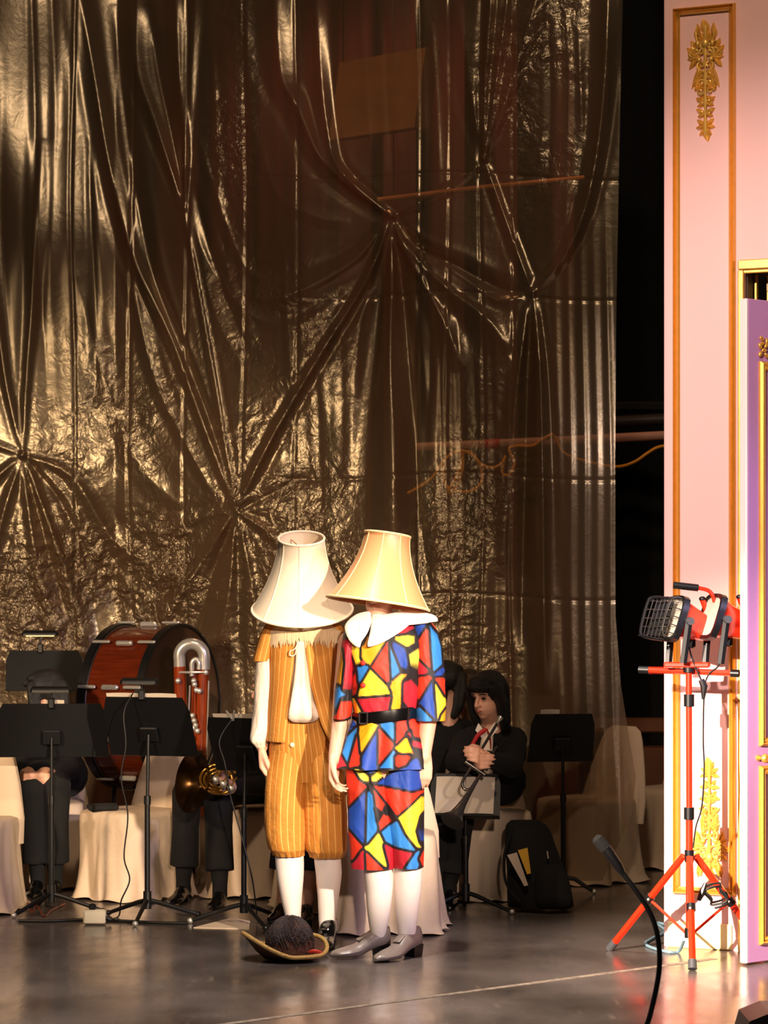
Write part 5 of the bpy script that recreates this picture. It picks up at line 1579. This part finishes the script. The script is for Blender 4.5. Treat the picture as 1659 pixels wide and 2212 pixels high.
# ================================================================== RED WORK LIGHT ON TRIPOD
WL = Px(9.8)
wl = thing('work_light', 'red twin halogen work light on a red tripod stand before the pink wall', 'work light', (WL.p(1489, 0)[0], 9.8, 0))
hub = WL.p(1489, 1850); pc = hub[0]
obj('lower_pole', MB().tube([(pc, 9.8, .10), WL.p(1489, 1745)], .0145, 14), M['red_metal'], wl)
obj('upper_pole', MB().tube([WL.p(1489, 1760), WL.p(1488, 1450)], .0125, 14), M['red_metal'], wl)
for y in (1757, 1513):
    obj('collar', MB().tube([WL.p(1488.5, y + 13), WL.p(1488.5, y - 13)], .021, 12), M['black_plastic'], wl)
obj('hub', MB().tube([WL.p(1489, 1862), WL.p(1489, 1836)], .019, 12), M['black_plastic'], wl)
lowhub = np.array([pc, 9.8, .115])
obj('lower_hub', MB().tube([lowhub + (0, 0, .02), lowhub - (0, 0, .02)], .019, 12), M['black_plastic'], wl)
feet = [F(1318, 2054) + (0, 0, .012), F(1496, 2097) + (0, 0, .012), np.array([1.585, 9.93, .012])]
for ft in feet:
    a0 = np.array([pc, 9.8, hub[2]]); dh = ft - a0; dh[2] = 0; dh /= np.linalg.norm(dh)
    st = a0 + dh * .03
    lg = obj('tripod_leg', MB().tube([st, ft], .0155, 6), M['red_metal'], wl, smooth=False)
    obj('rubber_foot', MB().tube([ft + (st - ft) * .07, ft - (st - ft) * .012], [.0165, .018], 12), mat('rubber_grey', (70, 70, 74), .5) if 'rubber_grey' not in M else M['rubber_grey'], lg)
    md = st + (ft - st) * .46
    obj('brace', MB().tube([lowhub + dh * .02, md], .006, 8), M['red_metal'], wl)
    obj('brace_clip', MB().tube([md - (ft - st) * .03, md + (ft - st) * .03], .019, 10), M['black_plastic'], wl)
    obj('rivet', MB().ell(md + np.array([-.006, -.02, 0]), .006), M['chrome'], wl)
# cross bar
ba, bz = WL.p(1386, 1448, .10), WL.p(1592, 1454, -.06)
obj('cross_bar', MB().tube([ba, bz], .0125, 8), M['red_metal'], wl)
for q0, q1 in ((ba, ba + (bz - ba) * .10), (bz, bz - (bz - ba) * .08)):
    obj('bar_cap', MB().tube([q0, q1], .0155, 12), M['black_plastic'], wl)
obj('mount_plate', MB().bbox(WL.p(1484, 1436), (.185, .05, .022), .005, Matrix.Rotation(-.25, 4, 'Z')), M['red_metal'], wl, smooth=False)
obj('bar_clamp', MB().tube([WL.p(1488, 1452), WL.p(1488, 1440)], .024, 12), M['black_plastic'], wl)
# two heads: glass front facing left, red finned housing behind
def head(cx, cy, dy, guard):
    c = WL.p(cx, cy, dy)
    fd = np.array([-.92, -.20, .30]); fd /= np.linalg.norm(fd)      # facing direction of the glass
    sd = np.cross(fd, (0, 0, 1)); sd /= np.linalg.norm(sd); up_ = np.cross(sd, fd)
    if up_[2] < 0: up_ = -up_
    def rect(t, w_, h_, r_=.18):
        o_ = c + fd * t
        q_ = []
        for a_ in np.linspace(0, 2 * math.pi, 24, endpoint=False):
            k_ = (abs(math.cos(a_)) ** 5 + abs(math.sin(a_)) ** 5) ** -.2
            q_.append(o_ + sd * math.cos(a_) * k_ * w_ + up_ * math.sin(a_) * k_ * h_)
        return q_
    hs = obj('housing', MB().rings([rect(-.155, .040, .038), rect(-.15, .05, .046), rect(-.07, .074, .064), rect(-.005, .094, .082)]), M['red_metal'], wl, angle=35)
    for t in (-.105, -.085, -.065, -.045):
        w_ = np.interp(-t, [.005, .135], [.088, .045])
        obj('cooling_fin', MB().rings([rect(t, w_ + .006, w_ * .84 + .005), rect(t + .004, w_ + .006, w_ * .84 + .005)]), M['red_metal'], hs, smooth=False)
    bz_ = obj('bezel', MB().rings([rect(-.006, .106, .096), rect(.020, .106, .096), rect(.020, .090, .080), rect(-.006, .090, .080)], caps=False), M['black_plastic'], wl, angle=35)
    obj('glass', MB().rings([rect(.010, .091, .081), rect(.014, .091, .081)]), M['lamp_glass'], wl, smooth=False)
    g = MB()
    if guard:
        for k in range(5):
            o_ = (k - 2) * .034
            g.tube(smooth_curve([c + fd * .012 + up_ * o_ + sd * -.098, c + fd * .055 + up_ * o_ + sd * -.09, c + fd * .065 + up_ * o_, c + fd * .055 + up_ * o_ + sd * .09, c + fd * .012 + up_ * o_ + sd * .098], 14), .0022, 5)
        for k in range(3):
            o_ = (k - 1) * .06
            g.tube(smooth_curve([c + fd * .012 + sd * o_ + up_ * -.084, c + fd * .058 + sd * o_ + up_ * -.075, c + fd * .066 + sd * o_, c + fd * .058 + sd * o_ + up_ * .075, c + fd * .012 + sd * o_ + up_ * .084], 14), .0022, 5)
        obj('wire_guard', g, M['dull_silver'], wl)
    # handle post behind
    h0 = c - fd * .11 + up_ * .03
    obj('handle_post', MB().tube(smooth_curve([h0 - up_ * .02, h0 + up_ * .03 - fd * .01, h0 + np.array([.0, 0, .085])], 8), .0125, 10), M['red_metal'], wl)
    obj('post_cap', MB().ell(h0 + np.array([0, 0, .088]), (.0145, .0145, .011)), M['black_plastic'], wl)
    obj('junction_box', MB().bbox(c - fd * .085 - up_ * .075, (.045, .05, .04), .006), M['black_plastic'], wl, smooth=False)
    for s in (-1, 1):
        b0 = c - fd * .02 + sd * s * .105
        obj('yoke_arm', MB().tube([b0, np.array([c[0], c[1], 0]) + sd * s * .09 + np.array([0, 0, WL.p(0, 1432)[2]])], .008, 6, flat=2), M['black_metal'], wl, smooth=False)
        obj('yoke_knob', MB().tube([b0 - sd * s * .004, b0 + sd * s * .022], .016, 12), M['rubber_grey'], wl)
    return c, fd


head(1462, 1338, .03, True)
head(1538, 1334, -.03, False)
# open guard frame swung to the left of the first lamp
gc = WL.p(1420, 1335, -.02)
g = MB()
for k in range(5):
    x = (k - 2) * .016
    g.tube(smooth_curve([gc + np.array([x - .03, -.02, -.075]), gc + np.array([x - .012, -.03, -.0]), gc + np.array([x + .012, -.02, .075])], 8), .0025, 5)
for z in (-.07, -.035, 0, .035, .07):
    g.tube([gc + np.array([-.062 + z * .28, -.025, z]), gc + np.array([.045 + z * .28, .02, z * .96 + .0])], .0025, 5)
obj('swung_guard', g, M['dull_silver'], wl)
obj('guard_rim', MB().tube(smooth_curve([gc + np.array([.05, .02, .078]), gc + np.array([-.02, -.01, .083]), gc + np.array([-.045, -.02, .06]), gc + np.array([-.072, -.025, -.05]), gc + np.array([-.055, -.02, -.075]), gc + np.array([.02, .01, -.088])], 30), .007, 8), M['black_plastic'], wl)
obj('guard_hood', MB().rings([[gc + np.array([x + z * .28, y, z]) for x, z in ((-.03, -.07), (.05, -.07), (.05, .07), (-.02, .07))] for y in (.02, .035)]), M['black_plastic'], wl, smooth=False)
# carry handle
hp = [WL.p(1541, 1300, -.03), WL.p(1538, 1288, -.03), WL.p(1528, 1276, -.03), WL.p(1505, 1270, -.03), WL.p(1458, 1265, -.03)]
obj('carry_handle', MB().tube(smooth_curve(hp, 24), .0085, 10), M['red_metal'], wl)
obj('grip', MB().tube([WL.p(1506, 1270, -.03), WL.p(1453, 1264, -.03)], .0145, 12), M['black_plastic'], wl)
# cables of the lamp
cbm = M['cable_black']
obj('lamp_cable', MB().tube(smooth_curve([WL.p(1560, 1400, -.02), WL.p(1556, 1420, -.02), WL.p(1548, 1440, -.03), WL.p(1530, 1455, -.03), WL.p(1520, 1480, -.03), WL.p(1518, 1520, -.03), WL.p(1517, 1600, -.03), WL.p(1519, 1660, -.03), WL.p(1514, 1740, -.03), WL.p(1502, 1785, -.02), WL.p(1496, 1830, -.02)], 70), .0036, 6), cbm, wl)
obj('lamp_cable', MB().tube(smooth_curve([WL.p(1487, 1395, -.02), WL.p(1490, 1412, -.03), WL.p(1500, 1440, -.03), WL.p(1513, 1470, -.03), WL.p(1517, 1490, -.03)], 24), .0036, 6), cbm, wl)
obj('cable_splitter', MB().tube([WL.p(1513, 1468, -.03), WL.p(1519, 1482, -.03), WL.p(1517, 1510, -.03)], [.012, .015, .006], 8), M['black_plastic'], wl)
obj('cable_coil', MB().tube(np.array([WL.p(1545 + 20 * math.cos(t) + 7 * math.sin(t * 3), 1925 + 22 * math.sin(t) + t * .9, -.02 + .012 * math.sin(t * 1.7)) for t in np.linspace(0, 14, 90)]), .0045, 6), cbm, wl)
obj('plug', MB().tube([WL.p(1522, 1905, -.03), WL.p(1515, 1925, -.03), WL.p(1507, 1943, -.03)], [.006, .014, .009], 8), M['black_plastic'], wl)
finish(obj('floor_cable', MB().tube(smooth_curve([F(1470, 2010) + (0, 0, .01), F(1420, 1997) + (0, 0, .007), F(1438, 2015) + (0, 0, .007), F(1410, 2030) + (0, 0, .007), F(1394, 2042) + (0, 0, .007), F(1412, 2052) + (0, 0, .007), F(1445, 2060) + (0, 0, .007), P(1466, 2055, 10.02), P(1478, 2030, 9.92)], 70), .0065, 8), M['cable_blue']), 'pale blue cable curled on the floor between tripod legs', 'cable')

# ================================================================== FOREGROUND
mk_ = thing('boom_microphone', 'dark gooseneck microphone curving up in the foreground before the red tripod', 'microphone', P(1385, 2330, 7.6))
gp = [P(1370, 2420, 7.6), P(1385, 2260, 7.6), P(1405, 2190, 7.6), P(1422, 2110, 7.6), P(1424, 2050, 7.6), P(1412, 1990, 7.6), P(1385, 1940, 7.6), P(1342, 1882, 7.6)]
obj('gooseneck', MB().tube(smooth_curve(gp, 60), .0085, 10), M['black_metal'], mk_)
obj('mic_body', MB().tube([P(1346, 1888, 7.6), P(1336, 1872, 7.6), P(1312, 1838, 7.6), P(1292, 1815, 7.6)], [.009, .015, .017, .015], 14), M['black_plastic'], mk_)
obj('mic_grille', MB().tube([P(1308, 1834, 7.6), P(1290, 1812, 7.6), P(1286, 1808, 7.6)], [.0185, .0185, .010], 14), M['black_cloth'], mk_)
fp = P(1665, 2212, 8.1)
ftl = thing('footlight', 'corner of a black footlight box at the lower right edge', 'footlight', (fp[0], 8.1, 0))
z1_ = P(0, 2178, 8.1)[2]
obj('housing', MB().rings([[(fp[0] + x, 8.1 + y, z) for x, z in ((-.11, .002), (-.09, z1_ * .75), (-.02, z1_ + .005), (.30, z1_ + .01), (.30, .002))] for y in (-.12, .12)]), M['black_plastic'], ftl, smooth=False)
obj('lens', MB().bbox((fp[0] + .12, 7.975, z1_ * .5), (.26, .01, z1_ * .6), .003), mat('lens_blue', (40, 44, 70), .15), ftl, smooth=False)
